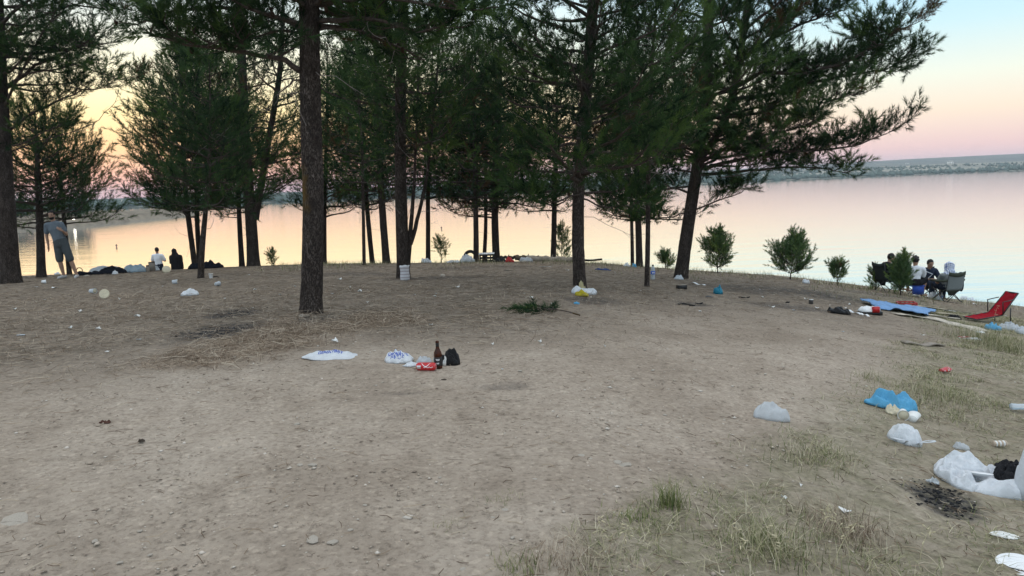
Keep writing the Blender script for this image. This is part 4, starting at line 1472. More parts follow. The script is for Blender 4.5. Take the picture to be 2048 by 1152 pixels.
SKIN = simple('skin', (.34, .205, .14), .6, .3, .1, 30)
SKIN_D = simple('tanned_skin', (.36, .22, .155), .6, .3, .1, 30)
HAIR = simple('black_hair', (.012, .010, .010), .6, .3, .4, 60, .6)
EYE_M = simple('eye_dark', (.03, .025, .02), .2, .5, .1, 5)

def person(label, base, J, face, chest_f, shirt, bottom, group=None, sleeve=.62, legs='shorts', hair=True, beard=False, shoes=None, skin=SKIN,
           hair_mat=HAIR, voxel=.014, curly=False, feet=True, scarf=None, strap=None, hem=.06):
    """J: joints in metres about the base (x right, y away, z up). face/chest_f: where head and chest point."""
    r = thing('person', label, 'person', base, group)
    V = {k: Vector(v) for k, v in J.items()}
    face = Vector(face)
    hc = V['head']
    up = (hc - V['neck']).normalized()
    hb = basis(face, (up * .6 + UP * .4))
    b = MB()
    # head
    b.ell(hc, (.073, .090, .112), hb, 20, 14)
    b.ell(hc + hb @ Vector((0, .028, -.058)), (.054, .060, .058), hb)
    b.caps(hc + hb @ Vector((0, .088, .012)), .008, hc + hb @ Vector((0, .106, -.018)), .013, 8)
    b.ell(hc + hb @ Vector((0, .086, -.058)), (.022, .008, .009), hb, 8, 6)
    for s in (-1, 1):
        b.ell(hc + hb @ Vector((s * .076, -.004, -.008)), (.010, .020, .030), hb, 8, 6)
    b.caps(hc - up * .05, .052, V['neck'] - up * .03, .056)
    # trunk
    sh = (V['sr'] - V['sl'])
    spine0, spine1 = V['pelvis'], (V['sr'] + V['sl']) / 2
    tb = basis(chest_f, spine1 - spine0)
    def trunk(m, grow, lo=0.0, hi=1.0):
        for k in range(9):
            u = lo + (hi - lo) * k / 8
            w = np.interp(u, [0, .25, .5, .8, 1.0], [.165, .155, .148, .172, .150])
            dp = np.interp(u, [0, .25, .5, .8, 1.0], [.112, .110, .108, .112, .085])
            w *= sh.length / .37
            m.ell(spine0.lerp(spine1, u), (w + grow, dp + grow, .085 + grow), tb, 18, 10)
        m.caps(V['sl'], .055 + grow, V['sr'], .055 + grow)
    trunk(b, -.012)
    for s in 'lr':
        b.caps(V['s' + s], .052, V['e' + s], .040)
        b.caps(V['e' + s], .041, V['w' + s], .028)
        d = (V['w' + s] - V['e' + s]).normalized()
        side = V.get('t' + s, tb @ Vector((0, 1, 0)))
        hand(b, V['w' + s], V.get('h' + s, d), side)
        b.caps(V['h_' + s], .082, V['k' + s], .056)
        b.caps(V['k' + s], .055, V['k' + s].lerp(V['a' + s], .35), .056)
        b.caps(V['k' + s].lerp(V['a' + s], .35), .056, V['a' + s], .036)
        fd = Vector(J.get('f' + s, chest_f)); fd.z = 0; fd.normalize()
        b.caps(V['a' + s] - Vector((0, 0, .035)) - fd * .03, .035, V['a' + s] - Vector((0, 0, .05)) + fd * .15, .026)
    link('body', remesh(b, voxel, 'body'), skin, r)
    # clothes
    c = MB()
    trunk(c, .012, hem - .06, 1.0)
    for s in 'lr':
        e = V['s' + s].lerp(V['e' + s], sleeve)
        c.caps(V['s' + s], .070, e, .064)
    o = link('shirt', remesh(c, .018, 'shirt', 3, .022, 4), shirt, r)
    c = MB()
    for k in range(3):
        c.ell(spine0.lerp(spine1, .10 * k - .06), (.178, .130, .09), tb, 18, 10)
    for s in 'lr':
        if legs == 'shorts':
            e = V['h_' + s].lerp(V['k' + s], .92)
            c.caps(V['h_' + s], .105, e, .088)
        else:
            c.caps(V['h_' + s], .102, V['k' + s], .078); c.caps(V['k' + s], .078, V['a' + s] - Vector((0, 0, .02)), .060)
    link('shorts' if legs == 'shorts' else 'trousers', remesh(c, .018, 'bottoms', 3, .02, 9), bottom, r)
    if hair:
        c = MB()
        c.ell(hc + hb @ Vector((0, -.016, .026)), (.082, .092, .100), hb)
        if curly:
            for k in range(26):
                q = random.Random(k)
                v = Vector((q.gauss(0, 1), q.gauss(0, 1) - .3, abs(q.gauss(0, 1)))).normalized()
                c.ell(hc + hb @ Vector((v.x * .082, v.y * .092 - .01, v.z * .10 + .02)), (.026,) * 3, None, 8, 6)
        hm_e = remesh(c, .010, 'hair', 1, .014, 3)
        # open the face
        bm = bmesh.new(); bm.from_mesh(hm_e)
        inv = hb.transposed()
        kill = [v for v in bm.verts if (inv @ (v.co - hc)).y > .045 and (inv @ (v.co - hc)).z < .060 or (inv @ (v.co - hc)).z < -.055]
        bmesh.ops.delete(bm, geom=kill, context='VERTS')
        bm.to_mesh(hm_e); bm.free()
        link('hair', hm_e, hair_mat, r)
    if beard:
        c = MB(); c.ell(hc + hb @ Vector((0, .036, -.064)), (.058, .060, .054), hb)
        be = remesh(c, .009, 'beard', 1, .006, 5)
        bm = bmesh.new(); bm.from_mesh(be); inv = hb.transposed()
        bmesh.ops.delete(bm, geom=[v for v in bm.verts if (inv @ (v.co - hc)).z > -.042], context='VERTS')
        bm.to_mesh(be); bm.free()
        link('beard', be, hair_mat, r)
    for s in (-1, 1):
        c = MB(); c.ell(hc + hb @ Vector((s * .030, .078, .004)), (.011, .008, .006), hb, 8, 6); part('eye', c, EYE_M, r)
        c = MB(); c.ell(hc + hb @ Vector((s * .031, .083, .022)), (.018, .006, .004), hb, 8, 6); part('eyebrow', c, hair_mat, r)
    if shoes:
        for s in 'lr':
            c = MB()
            fd = Vector(J.get('f' + s, chest_f)); fd.z = 0; fd.normalize()
            a = V['a' + s]; z = Vector((0, 0, a.z - .035))
            c.caps(a - Vector((0, 0, .035)) - fd * .04, .045, a - Vector((0, 0, .045)) + fd * .16, .036)
            c.caps(a - Vector((0, 0, .06)) - fd * .05, .030, a - Vector((0, 0, .062)) + fd * .19, .027)
            link('shoe', remesh(c, .010, 'shoe', 2), shoes, r)
    if scarf:
        c = MB()
        c.ell(hc + hb @ Vector((0, -.01, .015)), (.098, .112, .128), hb)
        c.ell(hc + hb @ Vector((0, -.04, -.11)), (.105, .10, .10), hb)
        c.ell(V['neck'] + Vector((0, .0, -.02)), (.14, .12, .07))
        for k in range(7):
            c.tube([hc + hb @ Vector((.10 * math.cos(a), .115 * math.sin(a), .09 - .036 * k + .02 * math.sin(a * 2 + k))) for a in np.linspace(0, 6.28, 20)], .012, 6)
        link('headscarf', remesh(c, .010, 'headscarf', 2, .02, 8), scarf, r)
    if strap:
        c = MB()
        pts = [V['sl'] + tb @ Vector((.02, .05, .06)), spine0.lerp(spine1, .85) + tb @ Vector((-.06, .128, 0)), spine0.lerp(spine1, .45) + tb @ Vector((.08, .135, 0)), spine0.lerp(spine1, .12) + tb @ Vector((.15, .10, 0))]
        c.tube(pts, .012, 6); part('bag_strap', c, strap, r)
    return r

tee_grey = simple('grey_blue_tee', (.145, .175, .205), .9, .1, .08, 40, .2)
cargo = simple('slate_shorts', (.075, .088, .095), .9, .1, .12, 40, .2)
white_cloth = simple('white_cotton', (.74, .77, .82), .9, .1, .05, 30, .2)
black_cloth = simple('black_cotton', (.016, .016, .018), .9, .1, .2, 30, .2)
navy_cloth = simple('navy_cotton', (.022, .030, .050), .9, .1, .2, 30, .2)
sneaker = simple('grey_sneaker', (.50, .50, .50), .7, .3, .1, 40)
jeans = simple('dark_jeans', (.020, .028, .045), .9, .1, .2, 40)
blue_shorts = simple('blue_shorts', (.03, .07, .30), .85, .1, .15, 30)
olive_skirt = simple('grey_shirt', (.20, .22, .22), .9, .1, .1, 30)

base = gp(139, 19.3)
person('bearded man in grey-blue V-neck tee and shorts standing on the bank', base, dict(
    head=(-.265, 0, 1.635), neck=(-.25, .02, 1.47), sl=(-.43, .03, 1.385), sr=(-.07, .02, 1.395), pelvis=(-.13, .03, .91),
    el=(-.475, .03, 1.10), wl=(-.43, -.02, .86), er=(.04, .03, 1.13), wr=(.05, -.16, 1.24),
    h_l=(-.21, .03, .88), h_r=(-.045, .03, .88), kl=(-.195, .0, .46), kr=(.075, .02, .46), al=(-.15, .02, .085), ar=(.18, .03, .085),
    tl=(0, -1, 0), tr=(0, 0, 1), hr=(-.5, -.1, .35), fl=(-.25, -1, 0), fr=(.3, -1, 0)),
    (.12, -1, -.03), (.05, -1, 0), tee_grey, cargo, beard=True, shoes=sneaker, skin=SKIN_D)
base = gp(321, 31.1)
person('boy in white tee seen from behind, arms folded, down at the water', base, dict(
    head=(0, 0, 1.48), neck=(0, 0, 1.33), sl=(-.175, 0, 1.25), sr=(.175, 0, 1.25), pelvis=(.02, 0, .80),
    el=(-.27, .06, 1.02), wl=(-.02, .20, 1.03), er=(.27, .06, 1.02), wr=(.02, .22, 1.07),
    h_l=(-.06, 0, .78), h_r=(.10, 0, .78), kl=(-.07, 0, .42), kr=(.12, 0, .42), al=(-.08, 0, .085), ar=(.13, 0, .085), fl=(-.1, 1, 0), fr=(.1, 1, 0)),
    (-.25, 1, 0), (0, 1, 0), white_cloth, jeans, legs='long', shoes=sneaker, sleeve=.75, voxel=.014)
# woman in black robe and headscarf
base = gp(356, 31.3)
r = thing('person', 'woman in long black robe and headscarf standing down at the water', 'person', base)
c = MB()
c.caps((0, 0, .06), .24, (0, 0, .5), .21); c.caps((0, 0, .5), .21, (.01, 0, 1.05), .19); c.ell((.01, 0, 1.18), (.22, .15, .17))
c.caps((-.19, .05, 1.22), .075, (-.24, .12, .98), .07); c.caps((-.24, .12, .98), .065, (-.17, .26, 1.25), .05)
c.caps((.21, 0, 1.22), .08, (.24, .03, .75), .06)
c.ell((-.01, .01, 1.30), (.13, .12, .12)); c.ell((-.03, .02, 1.45), (.095, .11, .125))
link('robe', remesh(c, .022, 'robe', 2, .03, 6), black_cloth, r)
c = MB()
c.ell((-.045, .07, 1.445), (.066, .075, .10)); c.caps((-.06, .135, 1.455), .009, (-.068, .158, 1.43), .012, 8)
c.caps((-.18, .24, 1.22), .03, (-.15, .28, 1.30), .027); hand(c, (-.15, .28, 1.30), (.2, -.1, 1), (1, 0, 0))
c.caps((.24, .03, .78), .03, (.235, .04, .70), .027); hand(c, (.235, .04, .70), (0, .1, -1), (0, 1, 0))
c.caps((.08, .05, .07), .04, (.08, .2, .05), .03); c.caps((-.08, .05, .07), .04, (-.1, .2, .05), .03)
for a_, b_ in (((-.045, .07, 1.4), (0, 0, 1.2)), ((0, 0, 1.2), (-.18, .24, 1.22)), ((0, 0, 1.2), (.24, .03, .78)), ((0, 0, 1.2), (.08, .05, .07)), ((0, 0, .9), (-.08, .05, .07))):
    c.caps(a_, .05, b_, .03)
link('body', remesh(c, .011, 'body'), SKIN, r)

# swimmers: only head and shoulders above the water
def swimmer(px, py, label):
    v = ray(px, py); k = (WATER_Z - EYE) / v.z
    p = EYEV + v * k
    r = thing('person', label, 'person', p)
    c = MB()
    c.ell((0, 0, .14), (.080, .098, .125)); c.caps((0, 0, .05), .055, (0, .02, -.12), .06)
    c.caps((-.2, 0, -.09), .075, (.2, 0, -.09), .075); c.ell((0, .12, -.2), (.2, .3, .12)); c.caps((0, -.09, .14), .01, (0, -.108, .12), .013, 8)
    for s in (-1, 1): c.ell((s * .082, 0, .13), (.01, .02, .03))
    link('body', remesh(c, .012, 'body'), SKIN_D, r)
    c = MB(); c.ell((0, .014, .17), (.088, .10, .11)); link('hair', remesh(c, .012, 'hair', 1, .008, 2), HAIR, r)
swimmer(233, 494, 'swimmer whose head shows in the orange-lit water left of the boy')
swimmer(883, 458, 'tiny head of a far swimmer beyond the wispy sapling')

# ------------------------------------------------------------------ camp chairs
M_frame = simple('black_steel_tube', (.02, .02, .022), .4, .5, .1, 10)
M_olive = simple('olive_canvas', (.060, .068, .052), .9, .1, .15, 40, .2)
M_mesh = simple('grey_mesh', (.20, .225, .23), .9, .1, .12, 60, .2)
M_dkcan = simple('dark_canvas', (.028, .034, .034), .9, .1, .15, 40, .2)

def camp_chair(label, base, rz, canvas, back, flap=True):
    """folding quad chair; its sitter faces local +y"""
    r = thing('camp_chair', label, 'chair', base, 'camp chairs', rz)
    w, dpt, sh, bh = .225, .22, .36, .82
    # crossed legs on four sides
    for (x0, y0, x1, y1) in ((-w, -dpt, w, -dpt), (w, -dpt, -w, -dpt), (-w, dpt, w, dpt), (w, dpt, -w, dpt), (-w, -dpt, -w, dpt), (-w, dpt, -w, -dpt), (w, -dpt, w, dpt), (w, dpt, w, -dpt)):
        k = .012 if (x0 < 0) ^ (y0 < 0) else -.012
        c = MB(); c.tube([(x0 * 1.1, y0 * 1.1 + k, .015), (x1, y1 + k, sh + .02)], .010, 6); part('leg', c, M_frame, r)
    for s in (-1, 1):
        c = MB(); c.tube([(s * w, -dpt, sh - .05), (s * (w + .02), -dpt - .10, bh)], .010, 6); part('back_post', c, M_frame, r)
        c = MB(); c.tube([(s * (w + .03), dpt, sh - .02), (s * (w + .03), dpt, .56)], .010, 6); part('arm_post', c, M_frame, r)
        c = MB(); c.tube([(s * (w + .04), -dpt - .06, .60), (s * (w + .06), -.03, .565), (s * (w + .05), dpt + .05, .575)], [.03, .036, .03], 6)
        a_ = part('armrest', c, canvas, r)
        for fx in (-1, 1):
            c = MB(); c.ell((s * w * 1.1, fx * dpt * 1.1, .018), (.02, .02, .016), None, 8, 6); part('foot', c, M_frame, r)
    # sling seat and back as sagging sheets with thickness
    def sheet(fn, nu, nv, th):
        c = MB(); Vv = []
        for k in (0, 1):
            for i in range(nu + 1):
                for j in range(nv + 1):
                    p, n = fn(i / nu, j / nv)
                    Vv.append(tuple(Vector(p) + Vector(n) * th * (k - .5)))
        N = (nu + 1) * (nv + 1); q_ = []
        for i in range(nu):
            for j in range(nv):
                a = i * (nv + 1) + j
                q_ += [(a, a + 1, a + nv + 2, a + nv + 1), (N + a, N + a + nv + 1, N + a + nv + 2, N + a + 1)]
        for i in range(nu):
            for a, b in (((i) * (nv + 1), (i + 1) * (nv + 1)), ((i + 1) * (nv + 1) + nv, i * (nv + 1) + nv)):
                q_.append((a, b, N + b, N + a))
        for j in range(nv):
            for a, b in ((j + 1, j), (nu * (nv + 1) + j, nu * (nv + 1) + j + 1)):
                q_.append((a, b, N + b, N + a))
        c.add(Vv, None, q_)
        return c
    seat = sheet(lambda u, v: ((-w + 2 * w * u, -dpt + (2 * dpt + .02) * v, sh - .02 - .07 * math.sin(math.pi * u) * (1 - .5 * v)), (0, 0, 1)), 8, 6, .008)
    part('seat', seat, canvas, r)
    bk = sheet(lambda u, v: ((-(w + .02) + 2 * (w + .02) * u, -dpt - .02 - .09 * v - .04 * math.sin(math.pi * u), sh - .02 + (bh - sh + .02) * v - .035 * v * math.sin(math.pi * u)), (0, 1, 0)), 8, 8, .008)
    bo = part('backrest', bk, back, r)
    if flap:
        tp = sheet(lambda u, v: ((-(w + .025) + 2 * (w + .025) * u, -dpt - .108 - .04 * math.sin(math.pi * u) + .004, bh - .09 + .095 * v - .035 * math.sin(math.pi * u)), (0, 1, 0)), 8, 2, .022)
        part('back_top_band', tp, canvas, bo)
        lo = sheet(lambda u, v: (((-w + 2 * w * u) * (1 - .7 * v), -dpt - .025 - .02 * math.sin(math.pi * u) + .10 * v, sh - .02 - .15 * v), (0, 1, 0)), 8, 4, .014)
        part('seat_flap', lo, canvas, r)
    return r

pa, pb, pc, pd = gp(1776, 20.0), gp(1830, 19.2), gp(1853, 20.6), gp(1892, 19.3)
camp_chair('dark camp chair of the man in the black shirt, half behind the bush', pa, R(-80), M_dkcan, M_dkcan)
camp_chair('dark camp chair under the man in the navy shirt', pc, R(165), M_dkcan, M_dkcan)
camp_chair('olive camp chair with grey mesh back under the headscarf wearer', pd, R(14), M_olive, M_mesh)
# low blue stool
r = thing('folding_stool', 'low blue folding stool under the man in the white tee', 'stool', pb)
for s in (-1, 1):
    for t_ in (-1, 1):
        c = MB(); c.tube([(s * .17, t_ * .16 + s * .012, .01), (-s * .15, t_ * .16 + s * .012, .30)], .010, 6); part('leg', c, M_frame, r)
c = MB(); c.box((0, 0, .305), (.34, .34, .02)); part('seat', c, blue_shorts, r, False)
c = MB(); c.box((-.02, -.175, .19), (.30, .012, .20)); part('side_pocket', c, blue_shorts, r, False)

# each sits with the hips on the seat
person('man with short dark hair in black tee seated facing the group', pa, dict(
    head=(.06, 0, 1.02 - .09), neck=(.0, 0, .80), sl=(-.04, .17, .73), sr=(-.04, -.17, .73), pelvis=(-.04, 0, .40),
    el=(.0, .22, .50), wl=(.22, .14, .52), er=(.0, -.22, .50), wr=(.22, -.14, .50),
    h_l=(.0, .09, .38), h_r=(.0, -.09, .38), kl=(.40, .14, .44), kr=(.40, -.14, .44), al=(.42, .15, .085), ar=(.46, -.15, .085)),
    (1, -.12, -.12), (1, 0, 0), black_cloth, navy_cloth, group='seated friends', voxel=.015)
person('curly-haired man in white tee leaning in with outstretched arms', pb, dict(
    head=(.0, .04, .945), neck=(-.01, .02, .80), sl=(-.13, .09, .73), sr=(.13, -.08, .73), pelvis=(-.06, -.02, .385),
    el=(.06, .26, .52), wl=(.27, .34, .57), er=(.24, .06, .50), wr=(.38, .24, .58),
    h_l=(-.02, .07, .38), h_r=(.03, -.08, .38), kl=(.18, .32, .44), kr=(.30, .10, .44), al=(.14, .36, .085), ar=(.20, .02, .085), fl=(1, .6, 0), fr=(1, .3, 0)),
    (.75, .65, -.2), (.7, .65, 0), white_cloth, black_cloth, group='seated friends', curly=True, voxel=.015, sleeve=.75)
person('man in navy tee with white shoulder strap looking down at his hands', pc, dict(
    head=(-.02, -.16, .955), neck=(-.02, -.10, .83), sl=(-.20, -.06, .75), sr=(.17, -.06, .75), pelvis=(.0, .04, .41),
    el=(-.24, -.22, .53), wl=(-.02, -.38, .55), er=(.27, -.18, .50), wr=(.22, -.38, .44),
    h_l=(-.09, .0, .39), h_r=(.09, .0, .39), kl=(-.12, -.40, .45), kr=(.16, -.38, .45), al=(-.10, -.42, .085), ar=(.18, -.36, .085)),
    (.05, -1, -.75), (0, -1, 0), navy_cloth, navy_cloth, group='seated friends', strap=white_cloth, voxel=.015, sleeve=.7)
t = NT('checked_scarf')
_w = t.new('ShaderNodeTexWave'); _w.inputs['Scale'].default_value = 9; _w.inputs['Distortion'].default_value = 5
t.lk(t.coords(), _w.inputs[0])
t.bsdf(t.ramp(_w.outputs['Fac'], [(0.1, (.20, .26, .48, 1)), (.35, (.62, .67, .82, 1)), (.7, (.74, .78, .88, 1))]), .9, .1)
person('person in blue and white headscarf seated with back to the shore', pd, dict(
    head=(.03, -.03, .915), neck=(.02, -.05, .77), sl=(-.16, -.06, .70), sr=(.20, -.06, .70), pelvis=(.0, -.06, .40),
    el=(-.19, .10, .50), wl=(-.12, .28, .52), er=(.33, .06, .56), wr=(.30, .27, .60),
    h_l=(-.09, .0, .39), h_r=(.09, .0, .39), kl=(-.14, .40, .45), kr=(.14, .40, .45), al=(-.16, .42, .085), ar=(.16, .42, .085)),
    (-.3, 1, -.1), (0, 1, 0), olive_skirt, navy_cloth, group='seated friends', scarf=t.m, hair=False, voxel=.015, legs='long')
# jacket hung over the chair's right arm
r = thing('jacket', 'dark jacket with white lining draped over the olive chair arm', 'jacket', pd + Vector((.30, -.10, .45)))
c = MB(); c.ell((0, 0, .12), (.05, .10, .20)); c.ell((.04, .05, -.02), (.045, .09, .16)); c.ell((-.01, -.03, .25), (.06, .12, .08))
link('jacket_cloth', remesh(c, .012, 'jacket', 2, .03, 3), navy_cloth, r)
c = MB(); c.ell((-.055, -.04, .10), (.018, .07, .15)); link('lining', remesh(c, .012, 'lining', 2, .02, 3), white_cloth, r)
# ------------------------------------------------------------------ plastic bags and litter
P_white = plastic('white_film', (.90, .93, .97), 0, .4, .12)
P_white2 = plastic('milky_film', (.80, .85, .90), .10, .35, .15)
P_clear = plastic('clear_film', (.82, .86, .90), .30, .25, .15)
P_blue = plastic('blue_film', (.14, .52, .84), 0, .35, .15)
P_teal = plastic('teal_film', (.02, .30, .45), 0, .35, .25)
P_black = plastic('black_film', (.008, .008, .010), 0, .32, .03, .3)
P_yellow = plastic('yellow_film', (.75, .62, .03), 0, .4, .3)
P_red = plastic('red_film', (.60, .03, .03), 0, .4, .25)
P_pale = plastic('pale_blue_film', (.48, .66, .78), .15, .3, .35)
K_paper = simple('white_paper', (.76, .76, .74), .9, .1, .08, 30)
K_cream = simple('cream_paper', (.62, .56, .42), .9, .1, .12, 30)
K_board = simple('corrugated_card', (.50, .43, .33), .95, .1, .15, 20, .3)
K_board2 = simple('weathered_card', (.56, .50, .42), .95, .1, .2, 14, .3)
K_wood = simple('grey_wood', (.30, .26, .22), .95, .1, .25, 12, .3)
K_red = simple('red_lacquer', (.50, .015, .02), .35, .5, .1, 20)
K_redplas = simple('red_plastic', (.42, .03, .03), .5, .4, .15, 20)
K_black = simple('black_plastic', (.014, .014, .015), .5, .4, .2, 20)
K_white = simple('white_plastic', (.80, .81, .82), .45, .4, .05, 20)
K_metal = simple('aluminium', (.62, .62, .63), .3, .5, .05, 20, 0, .9)
K_tarp = simple('blue_cloth', (.19, .33, .56), .85, .1, .2, 9, .3)
K_dark = simple('dark_cloth', (.012, .014, .020), .9, .1, .3, 20, .3)
K_sheet = simple('grey_sheet', (.46, .49, .52), .9, .1, .12, 10, .3)
K_ink = simple('blue_ink', (.06, .12, .50), .7, .2, .1, 30)
K_label = simple('label_blue', (.03, .10, .50), .5, .3, .1, 30)
K_capblue = simple('cap_blue', (.02, .22, .68), .4, .4, .05, 30)

def glassy(name, col, rough=.05, mixw=.5, body=(.2, .2, .2)):
    t = NT(name)
    gl = t.new('ShaderNodeBsdfGlass'); gl.inputs['Color'].default_value = col + (1,); gl.inputs['Roughness'].default_value = rough; gl.inputs['IOR'].default_value = 1.4
    b = t.bsdf(body, .2, .5)
    mx = t.new('ShaderNodeMixShader'); mx.inputs[0].default_value = mixw
    t.lk(gl.outputs[0], mx.inputs[1]); t.lk(b.outputs[0], mx.inputs[2])
    t.lk(mx.outputs[0], t.out.inputs[0])
    return t.m
K_amber = glassy('amber_glass', (.35, .12, .03), .03, .45, (.075, .022, .008))
K_pet = glassy('clear_bottle', (.92, .95, .97), .08, .55, (.62, .68, .72))

def crumple(x, y, seed, n=9, spread=.55):
    """sharp pleats that run mostly one way, as in gathered film"""
    q = np.random.default_rng(seed + 500)
    f = 0; tot = 0
    a0 = q.uniform(0, np.pi)
    for k in range(n):
        a = a0 + q.normal(0, spread); fr = q.uniform(.6, 3.0); am = 1 / fr ** .9
        ph = q.random()
        v_ = x * np.sin(a) - y * np.cos(a)
        w = x * np.cos(a) * fr + y * np.sin(a) * fr + ph + .30 * np.sin(v_ * q.uniform(.8, 2.2) + k) + .12 * v_ * q.normal()
        f = f + am * (np.abs(w - np.floor(w) - .5) * 2)
        tot += am
    return f / tot

def bag_mesh(w, dp, h, seed, folds=1.0, flat=2.2, peaks=(), na=110, nr=38, wob=.2):
    """closed crumpled film: ragged outline, top creased with folds, underside on the ground"""
    if na < 40: folds *= 1.3
    th = np.linspace(0, 2 * np.pi, na, endpoint=False)
    rr = np.linspace(0, 1, nr)[1:]
    TH, RR = np.meshgrid(th, rr)
    c, s = np.cos(TH), np.sin(TH)
    o = fbm(np.stack([c.ravel() * 1.3 + seed, s.ravel() * 1.3, np.full(c.size, seed * .7)], 1), seed, 3).reshape(c.shape) - .5
    o2 = crumple(c * .9, s * .9, seed + 77, 6) - .5
    Rd = RR * (1 + wob * 2.2 * o + wob * 1.1 * o2 * RR)
    x, y = Rd * c, Rd * s
    q = np.stack([x.ravel(), y.ravel() * dp / w, np.full(x.size, seed * 3.1)], 1)
    f1 = crumple(x * 1.2, y * dp / w * 1.5, seed)
    f2 = crumple(x * 3.1, y * dp / w * 3.4, seed + 3)
    dome = np.clip(1 - RR ** flat, 0, 1) ** .55
    big = fbm(q * 1.4, seed + 2, 3).reshape(x.shape)
    z = h * (dome * (.30 + .85 * big) + folds * (1.15 * (f1 - .5) + .16 * (f2 - .5)) * (1 - RR ** 4))
    for (u, v, a, sg) in peaks:
        z = z + h * a * .7 * np.exp(-np.sqrt((x - u) ** 2 + (y - v) ** 2) / sg * .9)
    z = np.maximum(z, h * .04 * (1 - RR) + h * .05 * f2 * (1 - RR ** 8))
    bul = 1 + .12 * np.clip(z / max(h, 1e-3), 0, 1)
    X = np.stack([x * bul * w / 2, y * bul * dp / 2, z], -1).reshape(-1, 3)
    v = np.concatenate([X, [[0, 0, float(z[0].mean())], [0, 0, -.003]]])
    n1 = nr - 1
    i = np.arange(n1 - 1)[:, None] * na; k = np.arange(na)[None, :]; k2 = (k + 1) % na
    qd = np.stack([i + k, i + na + k, i + na + k2, i + k2], -1).reshape(-1, 4)
    t = np.concatenate([np.stack([np.full(na, len(v) - 2), np.arange(na), (np.arange(na) + 1) % na], 1),
                        np.stack([np.full(na, len(v) - 1), (n1 - 1) * na + (np.arange(na) + 1) % na, (n1 - 1) * na + np.arange(na)], 1)])
    return v, t, qd

def conform(v, base, rz):
    """let a limp thing follow the ground under it"""
    c, s = math.cos(rz), math.sin(rz)
    X = base.x + v[:, 0] * c - v[:, 1] * s
    Y = base.y + v[:, 0] * s + v[:, 1] * c
    v = v.copy()
    v[:, 2] += hgt(X, Y) - base.z
    return v

def bag(name, label, cat, px, py, wpx, depth, h, mat, seed, rz=0.0, group=None, loops=(), base=None, lift=0.0, **kw):
    p = base or hit(px, py)
    w = wpx * p.y / FPX
    if wpx < 60: kw.setdefault('na', 44 if wpx < 40 else 64); kw.setdefault('nr', 14 if wpx < 40 else 22)
    v, t, q = bag_mesh(w, w * depth, h, seed, **kw)
    v = conform(v, p, rz)
    v[:, 2] += lift + .002
    if not loops:
        o = link(name, mesh_np(name, v, t, q, True), mat, None, p, (0, 0, rz))
        return tag(o, label, cat, group)
    r = thing(name, label, cat, p, group, rz)
    link('film', mesh_np('film', v, t, q, True), mat, r)
    for (x, y, ang, L, wd, up) in loops:
        c = MB()
        a0 = Vector((x * w / 2, y * w * depth / 2, .012))
        d = Vector((math.cos(ang), math.sin(ang), 0)); n = Vector((-d.y, d.x, 0))
        pts = [a0 + d * L * (1 - math.cos(tq)) / 2 + n * wd * math.sin(tq) + Vector((0, 0, up * math.sin(tq / 2))) for tq in np.linspace(0, 2 * math.pi, 18)]
        ribbon(c, pts, .018 * L / .1)
        part('handle', c, mat, r)
    return r

def ribbon(mb, pts, wd, th=.0025, nrm=None):
    """flat strip with thickness along a path"""
    n = len(pts); V = []
    for i in range(n):
        d = (pts[min(i + 1, n - 1)] - pts[max(i - 1, 0)]).normalized()
        s = d.cross(UP if nrm is None else Vector(nrm))
        s = s.normalized() if s.length > .05 else d.orthogonal().normalized()
        u = s.cross(d)
        for a, b in ((-1, -1), (1, -1), (1, 1), (-1, 1)):
            V.append(tuple(pts[i] + s * a * wd / 2 + u * b * th / 2))
    Q = []
    for i in range(n - 1):
        for k in range(4):
            a, b = i * 4 + k, i * 4 + (k + 1) % 4
            Q.append((a, b, b + 4, a + 4))
    Q += [(3, 2, 1, 0), (n * 4 - 4, n * 4 - 3, n * 4 - 2, n * 4 - 1)]
    mb.add(V, None, Q)

def lettering(parent, me_obj, lines, size, x, y, mat, rot=0.0, squash=1.0):
    """print laid onto the film: text turned to mesh and dropped onto the bag surface"""
    mw = me_obj.data
    bvh = BVHTree.FromPolygons([v.co[:] for v in mw.vertices], [p.vertices[:] for p in mw.polygons])
    for i, s_ in enumerate(lines):
        cu = bpy.data.curves.new('t', 'FONT'); cu.body = s_; cu.size = size; cu.align_x = 'CENTER'; cu.resolution_u = 2; cu.offset = size * .02
        to = bpy.data.objects.new('t', cu); C.objects.link(to)
        dg = bpy.context.evaluated_depsgraph_get()
        me = bpy.data.meshes.new_from_object(to.evaluated_get(dg), depsgraph=dg)
        bpy.data.objects.remove(to)
        bm = bmesh.new(); bm.from_mesh(me)
        bmesh.ops.triangulate(bm, faces=bm.faces)
        for _ in range(2):
            bmesh.ops.subdivide_edges(bm, edges=[e for e in bm.edges if e.calc_length() > size * .12], cuts=1)
        for v in bm.verts:
            a, b_ = v.co.x, (v.co.y - i * size * 1.05) * squash
            xx, yy = x + a * math.cos(rot) - b_ * math.sin(rot), y + a * math.sin(rot) + b_ * math.cos(rot)
            h_ = bvh.ray_cast(Vector((xx, yy, 1)), Vector((0, 0, -1)))
            v.co = Vector((xx, yy, (h_[0].z if h_[0] else 0) + .003))
        bm.to_mesh(me); bm.free()
        me.name = 'print'
        link('print', me, mat, parent)

def printed_bag(label, px, py, wpx, depth, h, mat, seed, lines, size, x, y, rot, rz=0.0, loops=(), squash=1.6, **kw):
    p = hit(px, py); w = wpx * p.y / FPX
    r = thing('plastic_bag', label, 'plastic bag', p, None, rz)
    v, t, q = bag_mesh(w, w * depth, h, seed, **kw)
    v = conform(v, p, rz); v[:, 2] += .002
    o = link('film', mesh_np('film', v, t, q, True), mat, r)
    lettering(r, o, lines, size, x * w / 2, y * w * depth / 2, K_ink, rot, squash)
    return r

